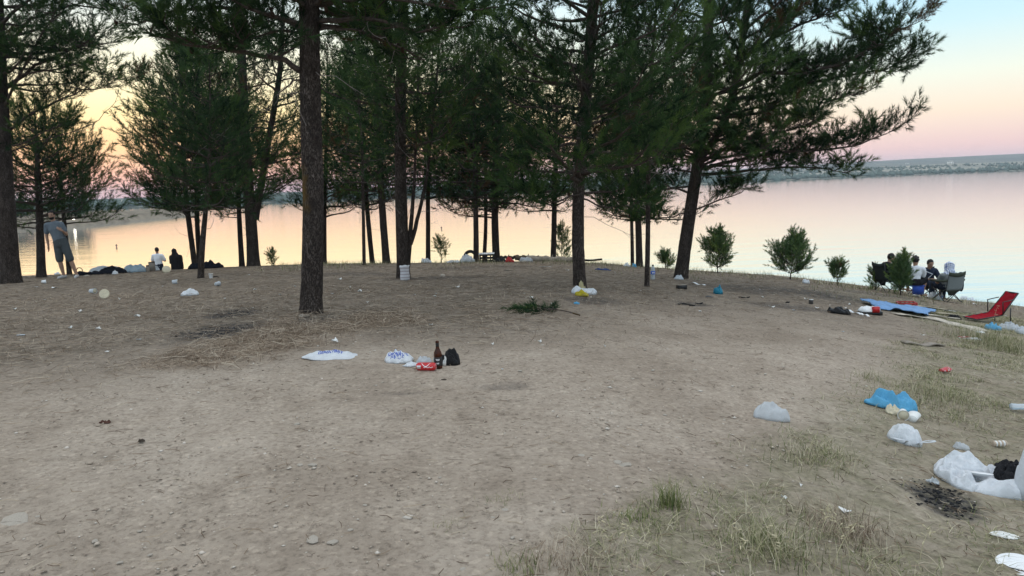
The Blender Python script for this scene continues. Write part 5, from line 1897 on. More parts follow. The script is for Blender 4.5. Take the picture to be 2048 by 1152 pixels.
# centre foreground
printed_bag('flat white carrier bag with blue print lying by the dry grass', 665, 713, 112, .62, .055, P_white, 3, ('ÇÖP ATMAY', 'GEREKTİR'), .040, -.10, .05, -.03, squash=1.3, flat=1.2, wob=.22, peaks=((-.6, -.1, .5, .2),))
printed_bag('puffed white carrier bag with blue lettering left of the bottle', 798, 722, 62, .8, .10, P_white, 5, ('LÜLEV', 'ÇÖMEATÜL', 'SİBNAE'), .034, .02, .02, -.12, squash=1.1, flat=1.5)
bag('plastic_bag', 'limp end of a white bag trailing toward the red can', 'plastic bag', 822, 732, 34, .5, .035, P_white, 8)
bag('plastic_bag', 'small crumpled clear bag on top of the red can', 'plastic bag', 848, 729, 32, .8, .085, P_clear, 6, peaks=((.1, .1, .5, .2),))
bag('plastic_bag', 'crumpled black bag right of the brown bottle', 'plastic bag', 899, 728, 46, .75, .12, P_black, 7, flat=3, folds=1.2)
bag('paper_scrap', 'folded white paper stuck in the black bag', 'paper', 891, 731, 11, .5, .085, K_paper, 9)

def can(label, px, py, L, rad, rz, tilt=0.0, crushed=False):
    p = hit(px, py)
    r = thing('drink_can', label, 'can', p, None, rz)
    M = Matrix.Rotation(R(90), 3, 'Y')
    prof = [(rad * .72, 0), (rad * .80, .006), (rad, .016), (rad, L - .022), (rad * .86, L - .006), (rad * .84, L)]
    def mk(m_prof, loc=(0, 0, 0)):
        c = MB(); c.lathe(m_prof, 28, M, (-L / 2, 0, rad))
        if crushed:
            v = c.v[0]
            v[:, 2] = rad + (v[:, 2] - rad) * (.55 + .35 * np.sin(v[:, 0] * 60)); v[:, 1] *= 1.15
        return c
    part('shell', mk(prof), K_red, r)
    part('lid', mk([(rad * .845, L - .001), (rad * .80, L + .0015), (rad * .70, L - .003)]), K_metal, r)
    part('base', mk([(rad * .5, .004), (rad * .70, -.001), (rad * .725, .001)]), K_metal, r)
    # white swoosh and pale nutrition panel wrapped round the shell
    def wrap(a0, a1, x0, x1, name, mat, fn=None):
        c = MB(); V, Q = [], []
        na_, nx = 14, 10
        for i in range(nx + 1):
            for j in range(na_ + 1):
                u, w_ = i / nx, j / na_
                xx = x0 + (x1 - x0) * u
                lo, hi = (a0, a1) if fn is None else fn(u)
                a = lo + (hi - lo) * w_
                rr_ = rad * 1.008
                z = rad + rr_ * math.cos(a); y = -rr_ * math.sin(a)
                if crushed: z = rad + (z - rad) * (.55 + .35 * math.sin((xx - L / 2) * 60)); y *= 1.15
                V.append((xx - L / 2, y, z))
        for i in range(nx):
            for j in range(na_):
                a = i * (na_ + 1) + j; Q.append((a, a + 1, a + na_ + 2, a + na_ + 1))
        c.add(V, None, Q)
        part(name, c, mat, r)
    wrap(0, 0, L * .28, L * .74, 'white_swoosh', K_white, lambda u: (.35 + 1.0 * math.sin(math.pi * u) - .10, .35 + 1.0 * math.sin(math.pi * u) + .12))
    wrap(1.1, 1.9, L * .05, L * .26, 'nutrition_panel', K_metal)
    wrap(0, 0, L * .40, L * .90, 'white_script', K_white, lambda u: (1.55 + .12 * math.sin(u * 18) - .07, 1.55 + .12 * math.sin(u * 18) + .07))
    return r
can('red drink can with white swoosh lying in front of the brown bottle', 853, 741, .158, .033, R(-8))
can('crushed red and white can alone on the verge', 1890, 746, .115, .033, R(20), crushed=True)

p = hit(877, 737)
r = thing('beer_bottle', 'brown glass beer bottle standing upright among the bags', 'bottle', p)
c = MB(); c.lathe([(.026, 0), (.031, .004), (.032, .015), (.032, .118), (.030, .135), (.021, .155), (.0145, .172), (.0132, .214), (.0150, .216), (.0150, .226), (.0125, .230)], 28)
part('glass', c, K_amber, r)
c = MB(); c.lathe([(.0324, .028), (.0328, .029), (.0328, .098), (.0324, .099)], 28); lb = part('label', c, K_black, r)
c = MB(); c.lathe([(.0138, .180), (.0142, .181), (.0142, .2145), (.0138, .2155)], 20); part('neck_foil', c, K_black, r)
for k, z in enumerate((.083, .074, .052, .046)):
    c = MB()
    V, Q = [], []
    for j in range(13):
        a = -math.pi / 2 + (j / 12 - .5) * (1.1 - .2 * k)
        for dz in (-.0022, .0022): V.append((.0332 * math.cos(a), .0332 * math.sin(a), z + dz))
    for j in range(12): Q.append((2 * j, 2 * j + 2, 2 * j + 3, 2 * j + 1))
    c.add(V, None, Q); part('label_line', c, K_white, lb)

def water_bottle(label, px, py, H, rad, lie=None, cap=K_capblue, lab=True, crush=0.0, base=None):
    p = base or hit(px, py)
    r = thing('water_bottle', label, 'bottle', p)
    if lie is not None:
        r.rotation_euler = (R(90), 0, lie); r.location = p + Vector((0, 0, rad))
    c = MB()
    prof = [(rad * .7, 0), (rad * .95, .01 * H / .3)]
    for k in range(9):
        prof.append((rad * (1.0 if k % 2 else .95), H * (.06 + .075 * k)))
    prof += [(rad * .95, H * .72), (rad * .7, H * .82), (rad * .36, H * .89), (rad * .36, H * .92)]
    c.lathe(prof, 20)
    if crush:
        v = c.v[0]; v[:, 1] *= 1 - crush * (.5 + .5 * np.sin(v[:, 2] / H * 7))
    part('body', c, K_pet, r)
    c = MB(); c.lathe([(rad * .42, H * .915), (rad * .44, H * .925), (rad * .44, H * .985), (rad * .40, H)], 16); part('cap', c, cap, r)
    if lab:
        c = MB(); c.lathe([(rad * 1.01, H * .36), (rad * 1.03, H * .365), (rad * 1.03, H * .575), (rad * 1.01, H * .58)], 20); l_ = part('label', c, K_label, r)
        c = MB()
        V, Q = [], []
        for j in range(9):
            a = -math.pi / 2 + (j / 8 - .5) * 1.0
            for dz in (-.018, .018): V.append((rad * 1.045 * math.cos(a), rad * 1.045 * math.sin(a), H * .47 + dz * H / .3 * (.6 + .4 * math.sin(j))))
        for j in range(8): Q.append((2 * j, 2 * j + 2, 2 * j + 3, 2 * j + 1))
        c.add(V, None, Q); part('label_mark', c, K_white, l_)
    return r
water_bottle('small blue-capped water bottle lying behind the red can', 868, 727, .17, .026, R(115), lab=False)
water_bottle('large clear water bottle with blue label standing between two pines', 1306, 559, .31, .045, None, K_black)
water_bottle('flattened clear bottle with green cap in the grass', 2020, 822, .30, .038, R(80), simple('cap_green', (.05, .35, .15), .4, .4, .05, 30), lab=False, crush=.4)

# foreground right
bag('plastic_bag', 'single clear plastic bag lying alone on the open track', 'plastic bag', 1543, 836, 76, .62, .13, P_clear, 14, flat=1.7, wob=.16, folds=.55)
bag('plastic_bag', 'bright blue plastic bag crumpled at the grass edge', 'plastic bag', 1782, 814, 104, .46, .11, P_blue, 12, flat=2.6, folds=1.7, wob=.26, loops=((-.45, -.35, 2.4, .09, .035, .05),), peaks=((.55, .3, .55, .2), (-.1, .3, .3, .2)))
bag('wrapper', 'cream crumpled paper wrapper in front of the blue bag', 'wrapper', 1786, 828, 30, .9, .07, K_cream, 15, folds=1.4)
def cup(label, px, py, H, r0, r1, rz, mat=K_paper, lie=True, crush=0, group=None):
    p = hit(px, py)
    r = thing('paper_cup', label, 'cup', p, group, rz)
    M = Matrix.Rotation(R(90 if lie else 0), 3, 'Y')
    lift = r1 if lie else 0
    c = MB()
    prof_o = [(r0, 0), (r0 * 1.02, .003), (r1, H - .004), (r1 * 1.05, H - .003), (r1 * 1.05, H)]
    prof_i = [(r1 * .96, H), (r0 * .92, .006)]
    c.lathe(prof_o + prof_i, 24, M, (-H / 2, 0, lift))
    if crush:
        v = c.v[0]; v[:, 2] = lift + (v[:, 2] - lift) * (1 - crush * (.6 + .4 * np.sin(v[:, 0] * 50))); v[:, 1] *= 1.1; v[:, 2] -= lift * crush * .6
    part('cup_wall', c, mat, r)
    c = MB(); c.lathe([(r1 * .90, H * .97), (r0 * .90, .012), (r0 * .2, .010)], 20, M, (-H / 2, 0, lift)); 
    if crush:
        v = c.v[0]; v[:, 2] = lift + (v[:, 2] - lift) * (1 - crush * (.6 + .4 * np.sin(v[:, 0] * 50))); v[:, 1] *= 1.1; v[:, 2] -= lift * crush * .6
    part('inside', c, K_cream, r)
    return r
cup('paper cup lying on its side with its open mouth showing', 1806, 838, .085, .028, .039, R(-115))
cup('crushed torn white cup beside the open-mouthed cup', 1826, 842, .11, .03, .04, R(55), crush=.35)
bag('plastic_bag', 'tied white bag with two knotted handles lying on the grass', 'plastic bag', 1810, 884, 66, .80, .14, P_white, 16, rz=-.5, flat=2.6, wob=.10, folds=.32,
    loops=((-.15, -.9, -1.9, .10, .045, .06), (.75, -.7, -.5, .10, .03, .05)))
bag('plastic_bag', 'small clear film scrap next to the torn-open white bag', 'plastic bag', 1922, 898, 32, .8, .05, P_clear, 18)
# ridged brown-and-white stacked cups
p = hit(2000, 893); r = thing('stacked_cups', 'brown and white ridged stack of cups lying in the grass', 'cups', p)
for k in range(7):
    c = MB(); c.lathe([(.018, 0), (.021, .002), (.021, .010), (.018, .0125)], 18, Matrix.Rotation(R(90), 3, 'Y'), (-.05 + k * .0130, 0, .021)); part('cup', c, K_paper if k % 2 else simple('brown_card', (.50, .40, .31), .8, .2, .2, 20), r)
# torn-open white bag of ashes
base = hit(1975, 968)
r = thing('ash_bag', 'torn-open white bag spilling plates and black charcoal', 'plastic bag', base)
def ring_film(w, dp, h, inner, seed):
    """slack walls of a torn-open bag: pleated skirt outside, uneven rim, wall falling inside"""
    na, prof = 220, [(1.22, 0.0), (1.16, .05), (1.08, .30), (1.0, .70), (.93, .98), (.88, 1.0), (.82, .80), (.76, .42), (inner, .10), (inner * .8, .03)]
    V = []
    a = np.linspace(0, 2 * np.pi, na, endpoint=False)
    low = .70 + .30 * np.sin(a + .35) + .30 * (fbm(np.stack([np.cos(a) * 1.6, np.sin(a) * 1.6, a * 0], 1), seed, 2) - .5)
    low = np.clip(low, .38, 1.2)
    for j, (r_, z_) in enumerate(prof):
        p1 = crumple(np.cos(a) * 2.0 + .03 * j, np.sin(a) * 2.0, seed, 8, 1.6) - .5
        p2 = crumple(np.cos(a) * 6.0, np.sin(a) * 6.0 + .08 * j, seed + 2, 8, 1.6) - .5
        rr2 = r_ * (1 + .20 * p1 + .09 * p2 * (z_ + .25))
        z = h * z_ * low * (1 + .22 * p2 + .8 * p1)
        V.append(np.stack([rr2 * np.cos(a) * w / 2, rr2 * np.sin(a) * dp / 2, np.maximum(z, .002)], 1))
    nb = len(prof)
    V = np.stack(V, 1).reshape(-1, 3)
    i = np.arange(na)[:, None] * nb; k = np.arange(nb - 1)[None, :]
    i2 = (i + nb) % (na * nb)
    q = np.stack([i + k, i2 + k, i2 + k + 1, i + k + 1], -1).reshape(-1, 4)
    return V, q
v, q = ring_film(.35, .31, .07, .50, 4)
v = conform(v, base, 0)
link('film', mesh_np('film', v, np.zeros((0, 3), int), q, True), P_white, r)
v, t, q = bag_mesh(.30, .20, .02, 19); link('bag_lining', mesh_np('bag_lining', conform(v, base, 0), t, q), P_white2, r)
for (ox, oy, w_, d_, h_, sd_) in ((-.02, -.150, .40, .17, .085, 24), (-.19, .0, .17, .34, .10, 25), (-.04, .155, .36, .17, .13, 26)):
    v, t, q = bag_mesh(w_, d_, h_, sd_, folds=.9, flat=3.0, wob=.22)
    link('film_fold', mesh_np('film_fold', conform(v + np.array([ox, oy, 0]), base, 0), t, q), P_white, r)
def plate(label, loc, rad, rot, mat=K_white, parent=None):
    c = MB()
    n = 36
    c.lathe([(rad * .62, 0), (rad * .66, .001), (rad * .98, .014), (rad, .0155), (rad * .98, .0165), (rad * .64, .0045), (rad * .1, .004)], n)
    o = link('foam_plate', c.mesh('foam_plate'), mat, None, loc, rot)
    return tag(o, label, 'plate')
plate('white plate lying inside the torn-open bag', base + Vector((-.055, .0, .055)), .075, (R(-14), R(8), 0))
p = hit(2030, 1136)
plate('cracked white foam plate lying on the dirt', p + Vector((.015, 0, .004)), .088, (R(3), R(-4), .3))
c = MB(); c.box((0, 0, 0), (.004, .09, .003), .6); 
crk = link('crack', c.mesh('crack', smooth=False), K_black, bpy.data.objects['foam_plate.001'], (-.04, .0, .0062))
# charcoal heap spilling from the bag
q = np.random.default_rng(5)
pc_ = base + Vector((.175, .04, 0))
n = 420
rr_ = np.sqrt(q.random(n)); aa = q.uniform(0, 6.28, n)
Pp = np.stack([pc_.x + rr_ * np.cos(aa) * .085, pc_.y + rr_ * np.sin(aa) * .13], 1)
mb = pebble_mesh(Pp, q.uniform(.008, .020, n), 6)
v = mb.v[0].reshape(-1, 6, 3); v[:, :, 2] += (.135 * (1 - rr_ ** 2) * q.uniform(.75, 1.0, n))[:, None]; mb.v[0] = v.reshape(-1, 3)
v2, t2, q2 = bag_mesh(.19, .28, .125, 33, folds=.6); mb.add(v2 + np.array(pc_), t2, q2)
tag(link('charcoal_heap', mb.mesh('charcoal_heap', smooth=False), M_char), 'heap of black charcoal spilling from the torn-open bag', 'charcoal', kind='stuff')
bag('plastic_bag', 'upright milky bag leaning over the charcoal heap', 'plastic bag', 2062, 1000, 62, 1.1, .33, P_white, 21, flat=3.2, folds=.8, wob=.1, peaks=((0, .1, .35, .3),))
bag('wrapper', 'brown stained napkin inside the torn-open bag', 'wrapper', 0, 0, 26, .8, .035, simple('stained_paper', (.16, .08, .045), .9, .1, .3, 20), 22, base=base + Vector((.055, .01, .035)))
bag('wrapper', 'printed snack wrapper at the edge of the fire spot', 'wrapper', 1866, 966, 26, .5, .03, simple('printed_foil', (.42, .44, .45), .4, .5, .5, 60), 23, rz=-.4)

# scraps of paper: individually placed, alike
def flake(w, asp, h, seed):
    """a torn, bent bit of paper: ragged outline, one sharp fold, real thickness"""
    q = np.random.default_rng(seed + 900)
    n = 9
    a = np.sort(q.uniform(0, 2 * np.pi, n) * .25 + np.linspace(0, 2 * np.pi, n, endpoint=False) * .9)
    r_ = q.uniform(.55, 1.1, n)
    ring = np.stack([np.cos(a) * r_ * w / 2, np.sin(a) * r_ * w / 2 * asp], 1)
    P2 = np.concatenate([[[0, 0]], ring * .55, ring])
    fa = q.uniform(0, np.pi)
    dd = P2[:, 0] * np.cos(fa) + P2[:, 1] * np.sin(fa)
    z = h * np.clip(np.abs(dd) / (w / 2), 0, 1) * q.uniform(.6, 1.2) + h * .35 * q.random(len(P2)) + .002
    top = np.stack([P2[:, 0], P2[:, 1], z + .0016], 1); bot = np.stack([P2[:, 0], P2[:, 1], z], 1)
    T = []
    for k in range(n):
        k2 = (k + 1) % n
        T += [(0, 1 + k, 1 + k2), (1 + k, 1 + n + k, 1 + n + k2), (1 + k, 1 + n + k2, 1 + k2)]
    N = len(P2)
    T2 = [(c_ + N, b_ + N, a_ + N) for a_, b_, c_ in T]
    for k in range(n):
        k2 = (k + 1) % n; e, f = 1 + n + k, 1 + n + k2
        T += [(e, e + N, f + N), (e, f + N, f)]
    return np.concatenate([top, bot]), np.array(T + T2)

def scrap(px, py, wpx, label, mat=K_paper, seed=0, group=None, h=.02, asp=.6, rz=None):
    p = hit(px, py)
    rz = seed * .9 if rz is None else rz
    v, t = flake(wpx * p.y / FPX, asp + .3, h, seed)
    o = link('paper_scrap', mesh_np('paper_scrap', conform(v, p, rz), t, np.zeros((0, 4), int), False), mat, None, p, (0, 0, rz))
    return tag(o, label, 'paper scrap', group)
for k, (px, py, w) in enumerate(((1567, 998, 16), (1690, 1026, 30), (1602, 975, 9))):
    scrap(px, py, w, 'torn pale paper scrap among the verge grass', K_paper, k, 'verge scraps', .02)
scrap(668, 686, 18, 'crumpled white tissue behind the flat printed bag', K_paper, 5, None, .045)
scrap(862, 652, 11, 'small white paper ball alone beyond the brown bottle', K_paper, 6, None, .03)
for k, (px, py, w) in enumerate(((75, 574, 10), (110, 577, 16), (163, 625, 9), (40, 671, 26), (140, 658, 10), (195, 660, 12), (278, 680, 14), (215, 705, 14), (275, 635, 12), (497, 550, 9), (510, 580, 8),
        (268, 541, 9), (325, 573, 7), (630, 612, 8), (680, 560, 8), (665, 588, 9), (700, 576, 7), (735, 607, 6), (872, 588, 8), (870, 594, 8), (915, 576, 9), (940, 541, 5), (1135, 541, 9),
        (1090, 535, 24), (1230, 545, 5), (1105, 610, 9), (1062, 597, 9), (1048, 588, 6), (1280, 583, 9), (1543, 616, 12), (1588, 621, 12), (1634, 617, 10), (1612, 600, 9), (1655, 582, 10),
        (1690, 617, 8), (1700, 612, 6), (1722, 640, 6), (1520, 580, 6), (1525, 596, 8), (1685, 664, 8), (1845, 672, 8), (1860, 592, 9), (1876, 600, 16), (1990, 592, 10), (1950, 610, 8), (2010, 632, 6),
        (985, 690, 8), (1080, 687, 9), (1005, 740, 6), (1210, 695, 6), (720, 585, 8), (560, 590, 7), (590, 574, 6), (240, 600, 7), (90, 600, 7), (30, 620, 8), (450, 600, 6), (830, 590, 5), (1400, 625, 6))):
    scrap(px, py, w, 'small pale paper or plastic scrap dropped on the dirt', K_paper if k % 3 else P_white2, k, 'small scraps of litter', .012 + .012 * (k % 3), .5 + .2 * (k % 3))

# left bank
for px, py, w, lab, sd in ((380, 591, 36, 'white bag lying flat on the slope left of the big trunk', 31), (115, 549, 12, 'small white bag at the standing man\'s feet', 32), (230, 549, 13, 'white bag in front of the dark blanket', 33)):
    bag('plastic_bag', lab, 'plastic bag', px, py, w, .6, .10, P_white, sd, peaks=((.1, .1, .4, .25),))
cup('pale plastic cup fallen over near the lean pine\'s foot', 88, 567, .09, .03, .042, R(30), K_white)
cup('clear cup lying next to the round tub lid', 186, 587, .11, .036, .046, R(-20), P_white2)
cup('pale cup lying on the slope left of the knotty stem', 350, 568, .10, .035, .045, R(15), P_white2)
cup('pale cup standing right of the knotty stem', 427, 556, .10, .035, .045, 0, K_white, lie=False)
cup('cup lying on the slope between the knotty stem and forked pine', 435, 572, .09, .03, .042, R(70), P_white2)
p = hit(210, 597)
c = MB(); c.lathe([(.075, 0), (.078, .004), (.078, .012), (.070, .014), (.05, .010)], 28)
o = link('tub_lid', c.mesh('tub_lid'), K_cream, None, p + Vector((0, 0, .075)), (R(72), 0, R(12))); tag(o, 'round cream tub lid propped on edge on the slope', 'lid')
p = hit(333, 545)
c = MB(); c.lathe([(.085, 0), (.10, .01), (.11, .09), (.105, .095)], 20); o = link('foam_bowl', c.mesh('foam_bowl'), K_cream, None, p + Vector((0, 0, .05)), (R(60), 0, R(30))); tag(o, 'pale foam bowl tipped over in front of the boy', 'bowl')

def heap(name, label, cat, px, d, w, dp, h, mat, seed, **kw):
    p = gp(px, d)
    kw.setdefault('na', 56); kw.setdefault('nr', 18)
    v, t, q = bag_mesh(w, w * dp, h, seed, **kw)
    o = link(name, mesh_np(name, conform(v, p, 0), t, q), mat, None, p)
    return tag(o, label, cat)
heap('ground_sheet', 'crumpled pale grey sheet spread behind the dark blanket', 'sheet', 211, 23.5, 1.0, .9, .26, K_sheet, 61, flat=2.2)
heap('blanket', 'dark blanket heaped on the bank right of the standing man', 'blanket', 226, 22.3, .80, .8, .22, K_dark, 62)
heap('blanket', 'low dark blanket trailing by the standing man', 'blanket', 185, 22.0, .75, .6, .13, K_dark, 63)
heap('plastic_sheet', 'pale blue translucent plastic sheet billowing on the bank', 'plastic sheet', 270, 22.8, .70, .7, .30, P_pale, 64, peaks=((.2, .0, .4, .3),))
heap('blanket', 'black bundle heaped against three close pine trunks', 'bundle', 393, 23.6, .55, .8, .20, K_dark, 65)
heap('blanket', 'peaked dark cloth right of the knotty stem', 'cloth', 424, 23.5, .75, .7, .20, K_dark, 66, peaks=((-.1, 0, .9, .12),))
# hoop handle of a bag by the man
p = gp(160, 21.6); r = thing('beach_bag', 'dark bag with a round hoop handle by the standing man', 'bag', p)
c = MB(); c.tube([Vector((.09 * math.cos(a), .02 * math.sin(a * 2), .10 + .13 * math.sin(a))) for a in np.linspace(-.6, 3.74, 18)], .012, 6); part('handle', c, K_dark, r)
v, t, q = bag_mesh(.30, .22, .13, 67); link('bag_body', mesh_np('bag_body', v, t, q), K_dark, r)
p = gp(305, 23.5); r = thing('wooden_box', 'small dark upright box on the picnic sheet', 'box', p)
c = MB(); c.box((0, 0, .14), (.16, .14, .28), .2); part('box_side', c, K_wood, r, False)
c = MB(); c.box((0, 0, .285), (.175, .155, .012), .2); part('lid', c, K_dark, r, False)
p = gp(296, 22.8); r = thing('thermos', 'squat brown thermos left of the small dark box', 'flask', p)
c = MB(); c.lathe([(.05, 0), (.055, .01), (.055, .14), (.04, .17)], 16); part('flask_body', c, K_wood, r)
c = MB(); c.lathe([(.038, .168), (.040, .172), (.038, .205)], 16); part('cap', c, K_dark, r)
bag('plastic_bag', 'white bag beside the small dark box at the boy\'s side', 'plastic bag', 313, 541, 14, .7, .16, P_white, 68)

# middle bank
p = hit(809, 559); r = thing('rubbish_sack', 'white striped woven sack hung on the sack-wrapped pine\'s foot', 'sack', p + Vector((.03, -.12, .0)))
c = MB()
prof = []
for k in range(13):
    u = k / 12
    prof.append((.082 + .004 * math.sin(u * 7) + .006 * u, .0 + .27 * u))
c.lathe(prof, 24)
v = c.v[0]; v[:, 1] *= .7; v += (fbm(v * 18, 5, 3)[:, None] - .5) * .02
t = NT('striped_sack')
_w = t.new('ShaderNodeTexWave'); _w.bands_direction = 'Z'; _w.inputs['Scale'].default_value = 5.5; _w.inputs['Distortion'].default_value = 1.2
t.lk(t.coords(), _w.inputs[0])
t.bsdf(t.ramp(_w.outputs['Fac'], [(.2, (.42, .38, .40, 1)), (.6, (.62, .61, .64, 1))]), .8, .2)
part('sack_body', c, t.m, r)
c = MB(); c.tube([Vector((.088 * math.cos(a), .062 * math.sin(a), .270 + .006 * math.sin(a * 5))) for a in np.linspace(0, 6.28, 22)], .006, 6); part('rolled_rim', c, K_white, r)
heap('plastic_bag', 'round white bag at the foot of the straight dark pine', 'plastic bag', 852, 24.5, .32, .8, .20, P_white, 71)
heap('plastic_bag', 'big white bag heap left of the crate pines', 'plastic bag', 935, 24.0, .50, .7, .26, P_white2, 72, flat=3)
heap('plastic_bag', 'flat scatter of white film left of the big white heap', 'plastic bag', 905, 24.0, .45, .6, .10, P_white, 73)
# worn car tyre behind the heap
p = gp(941, 25.2); r = thing('old_tyre', 'black tyre leaning behind the white bag heap', 'tyre', p)
c = MB(); c.tube([Vector((.18 * math.cos(a), .04 * math.sin(a), .18 + .18 * math.sin(a))) for a in np.linspace(0, 6.283, 28)], .055, 10, False); part('tread', c, K_black, r)
# black crate / table with white top
p = gp(974, 23.2); r = thing('plastic_crate', 'black slatted plastic crate with white top between the pines', 'crate', p)
w_, d_, h_ = .42, .34, .27
for s in (-1, 1):
    for u in (-1, 1):
        c = MB(); c.box((s * w_ / 2, u * d_ / 2, h_ / 2), (.035, .035, h_)); part('corner_post', c, K_black, r, False)
    for z in (.05, .14, .24):
        c = MB(); c.box((0, s * (d_ / 2 + .003), z), (w_, .014, .035)); part('slat', c, K_black, r, False)
        c = MB(); c.box((s * (w_ / 2 + .003), 0, z), (.014, d_, .035)); part('slat', c, K_black, r, False)
    for x in (-.12, 0, .12):
        c = MB(); c.box((x, s * (d_ / 2 - .008), h_ / 2), (.03, .012, h_)); part('upright', c, K_black, r, False)
c = MB(); c.box((0, 0, h_ + .012), (w_ + .06, d_ + .06, .022)); part('top', c, K_white, r, False)
heap('plastic_bag', 'black bag slumped right of the black crate', 'plastic bag', 1000, 23.0, .42, .7, .17, P_black, 74)
heap('plastic_bag', 'bright red plastic bag on the bank below the log', 'plastic bag', 1019, 22.0, .27, .8, .17, P_red, 75, flat=3, folds=1.2)
bag('tin_lid', 'dark flat piece lying below the red bag', 'lid', 1016, 541, 18, .5, .012, K_black, 76)
def log(label, a, b, r0, r1, mat, bark_seed, name='log'):
    p0, p1 = a, b
    o = thing(name, label, 'log', p0)
    c = MB()
    n = 26; pts = [p0.lerp(p1, k / n) - p0 for k in range(n + 1)]
    rad = [(r0 + (r1 - r0) * k / n) * (1 + .12 * math.sin(k * 1.9 + bark_seed)) for k in range(n + 1)]
    pts = [q_ + Vector((0, 0, .015 * math.sin(k * .8))) for k, q_ in enumerate(pts)]
    c.tube(pts, rad, 12)
    part('log_wood', c, mat, o)
    c = MB(); m_ = pts[n // 2]; c.tube([m_, m_ + Vector((.06, -.05, r0 + .06))], [.02, .012], 6); part('branch_stub', c, mat, o)
K_log = simple('bleached_wood', (.34, .29, .235), .95, .1, .3, 10, .6)
log('pale bleached log lying along the bank behind the trunk', gp(1055, 24.0) + Vector((0, 0, .09)), gp(1150, 23.6) + Vector((0, 0, .08)), .10, .085, K_log, 1)
log('dark low beam lying right of the black crate', gp(1000, 24.5) + Vector((0, 0, .14)), gp(1030, 24.3) + Vector((0, 0, .13)), .05, .05, simple('dark_wood', (.05, .042, .036), .95, .1, .3, 12, .5), 2)
log('brown log end lying behind the bag of bottles', gp(1030, 24.6) + Vector((0, 0, .12)), gp(1078, 24.8) + Vector((0, 0, .10)), .09, .08, simple('brown_log', (.14, .11, .08), .95, .1, .3, 12, .5), 3)
heap('plastic_bag', 'clear bag of empty bottles lying against the brown log', 'plastic bag', 1053, 23.6, .42, .5, .17, P_clear, 77, flat=3)
a, b_ = gp(1152, 22.8) + Vector((0, 0, .06)), gp(1204, 22.6) + Vector((0, 0, .13))
r = thing('dark_plank', 'dark weathered plank propped off the ground behind the pine', 'plank', a)
c = MB(); ribbon(c, [a.lerp(b_, k / 8) - a + Vector((0, 0, .01 * math.sin(k))) for k in range(9)], .16, .045); part('board', c, simple('charred_wood', (.035, .030, .027), .95, .1, .3, 12, .5), r, False)
heap('plastic_bag', 'white bag left of the stout twin pines', 'plastic bag', 1254, 21.5, .20, .8, .12, P_white, 78)
heap('plastic_bag', 'turquoise bag at the foot of the stout twin pine', 'plastic bag', 1268, 21.3, .14, .8, .12, P_blue, 79)
bag('cloth', 'dark blue cloth flattened on the dirt behind the bag pine', 'cloth', 1207, 540, 34, .8, .04, simple('navy_rag', (.035, .06, .16), .9, .1, .4, 30), 80, na=40, nr=14)
# bags at the foot of the rough-barked pine
bag('plastic_bag', 'white bag slumped around the foot of the bag pine', 'plastic bag', 1170, 588, 52, .55, .12, P_white, 81, flat=3, folds=1.2, peaks=((-.75, .2, .5, .15),))
bag('plastic_bag', 'bright yellow bag in front of the white bag at the pine', 'plastic bag', 1164, 592, 28, .7, .10, P_yellow, 82, flat=3, folds=1.3)
bag('wrapper', 'pale yellow wrapper sticking up at the foot of the pine', 'wrapper', 1163, 583, 15, .6, .16, plastic('pale_yellow_film', (.78, .70, .42), 0, .4, .3), 83, folds=1.5)
bag('paper_scrap', 'small bright blue scrap below the yellow bag', 'scrap', 1154, 608, 12, .7, .03, P_blue, 84, na=30, nr=9)
# cut pine branch
p = hit(1085, 632)
T = Tree(900)
a, b_ = hit(1160, 634) + Vector((0, 0, .02)), hit(1050, 622) + Vector((0, 0, .05))
pts = [a.lerp(b_, k / 8) + Vector((0, 0, .03 * math.sin(k * .5))) for k in range(9)]
T.limb.tube(pts, [.009 - .0007 * k for k in range(9)], 5)
for _ in range(2): T.shoots(pts, .16, .04, .40, .7, -.25, .004)
T.trunk.tube(pts[:2], .0092, 6)
T.bd = [tuple(Vector((x, y, z * .2)).normalized()) for x, y, z in T.bd]
T.bp = [(x, y, min(z, h1(x, y) + .05)) for x, y, z in T.bp]
for vv in T.limb.v:
    vv[:, 2] = np.minimum(vv[:, 2], hgt(vv[:, 0], vv[:, 1]) + .06)
r = T.finish('cut_branch', 'cut green pine branch lying on the open dirt', p, 'mid', M_needle, None, 'branch')
# by the leaning pine
bag('plastic_bag', 'white bag tucked against the large leaning pine\'s foot', 'plastic bag', 1357, 559, 20, .7, .10, P_white2, 85, flat=3)
p = hit(1363, 578); r = thing('black_box', 'small charred black box lying on the dirt', 'box', p)
c = MB(); c.box((0, 0, .035), (.17, .12, .075), .15); part('box_side', c, K_black, r, False)
c = MB(); c.box((.01, 0, .077), (.15, .10, .006), .2); part('ash_fill', c, K_wood, r, False)
for k, (x0, y0, x1, y1, lab) in enumerate(((1383, 566, 1410, 572, 'white ribbon strip right of the large leaning pine'), (1696, 622, 1722, 630, 'white plastic strip trailing from the black bag'), (1722, 629, 1738, 633, 'curled white strip end beyond the black bag'))):
    a, b_ = hit(x0, y0), hit(x1, y1)
    c = MB(); ribbon(c, [a.lerp(b_, u) - a + Vector((0, 0, .012 + .012 * math.sin(u * 9 + k))) for u in np.linspace(0, 1, 12)], .045, .004)
    o = link('plastic_strip', c.mesh('plastic_strip'), K_white, None, a); tag(o, lab, 'strip')
bag('plastic_bag', 'teal blue balled-up bag alone on the open dirt', 'plastic bag', 1436, 588, 19, .9, .13, P_teal, 86, flat=3.5, peaks=((.3, 0, .3, .2),))
bag('wrapper', 'dark flattened wrapper left of the teal bag', 'wrapper', 1418, 594, 16, .6, .02, simple('foil_dark', (.10, .11, .12), .5, .4, .5, 40), 87, na=30, nr=9)
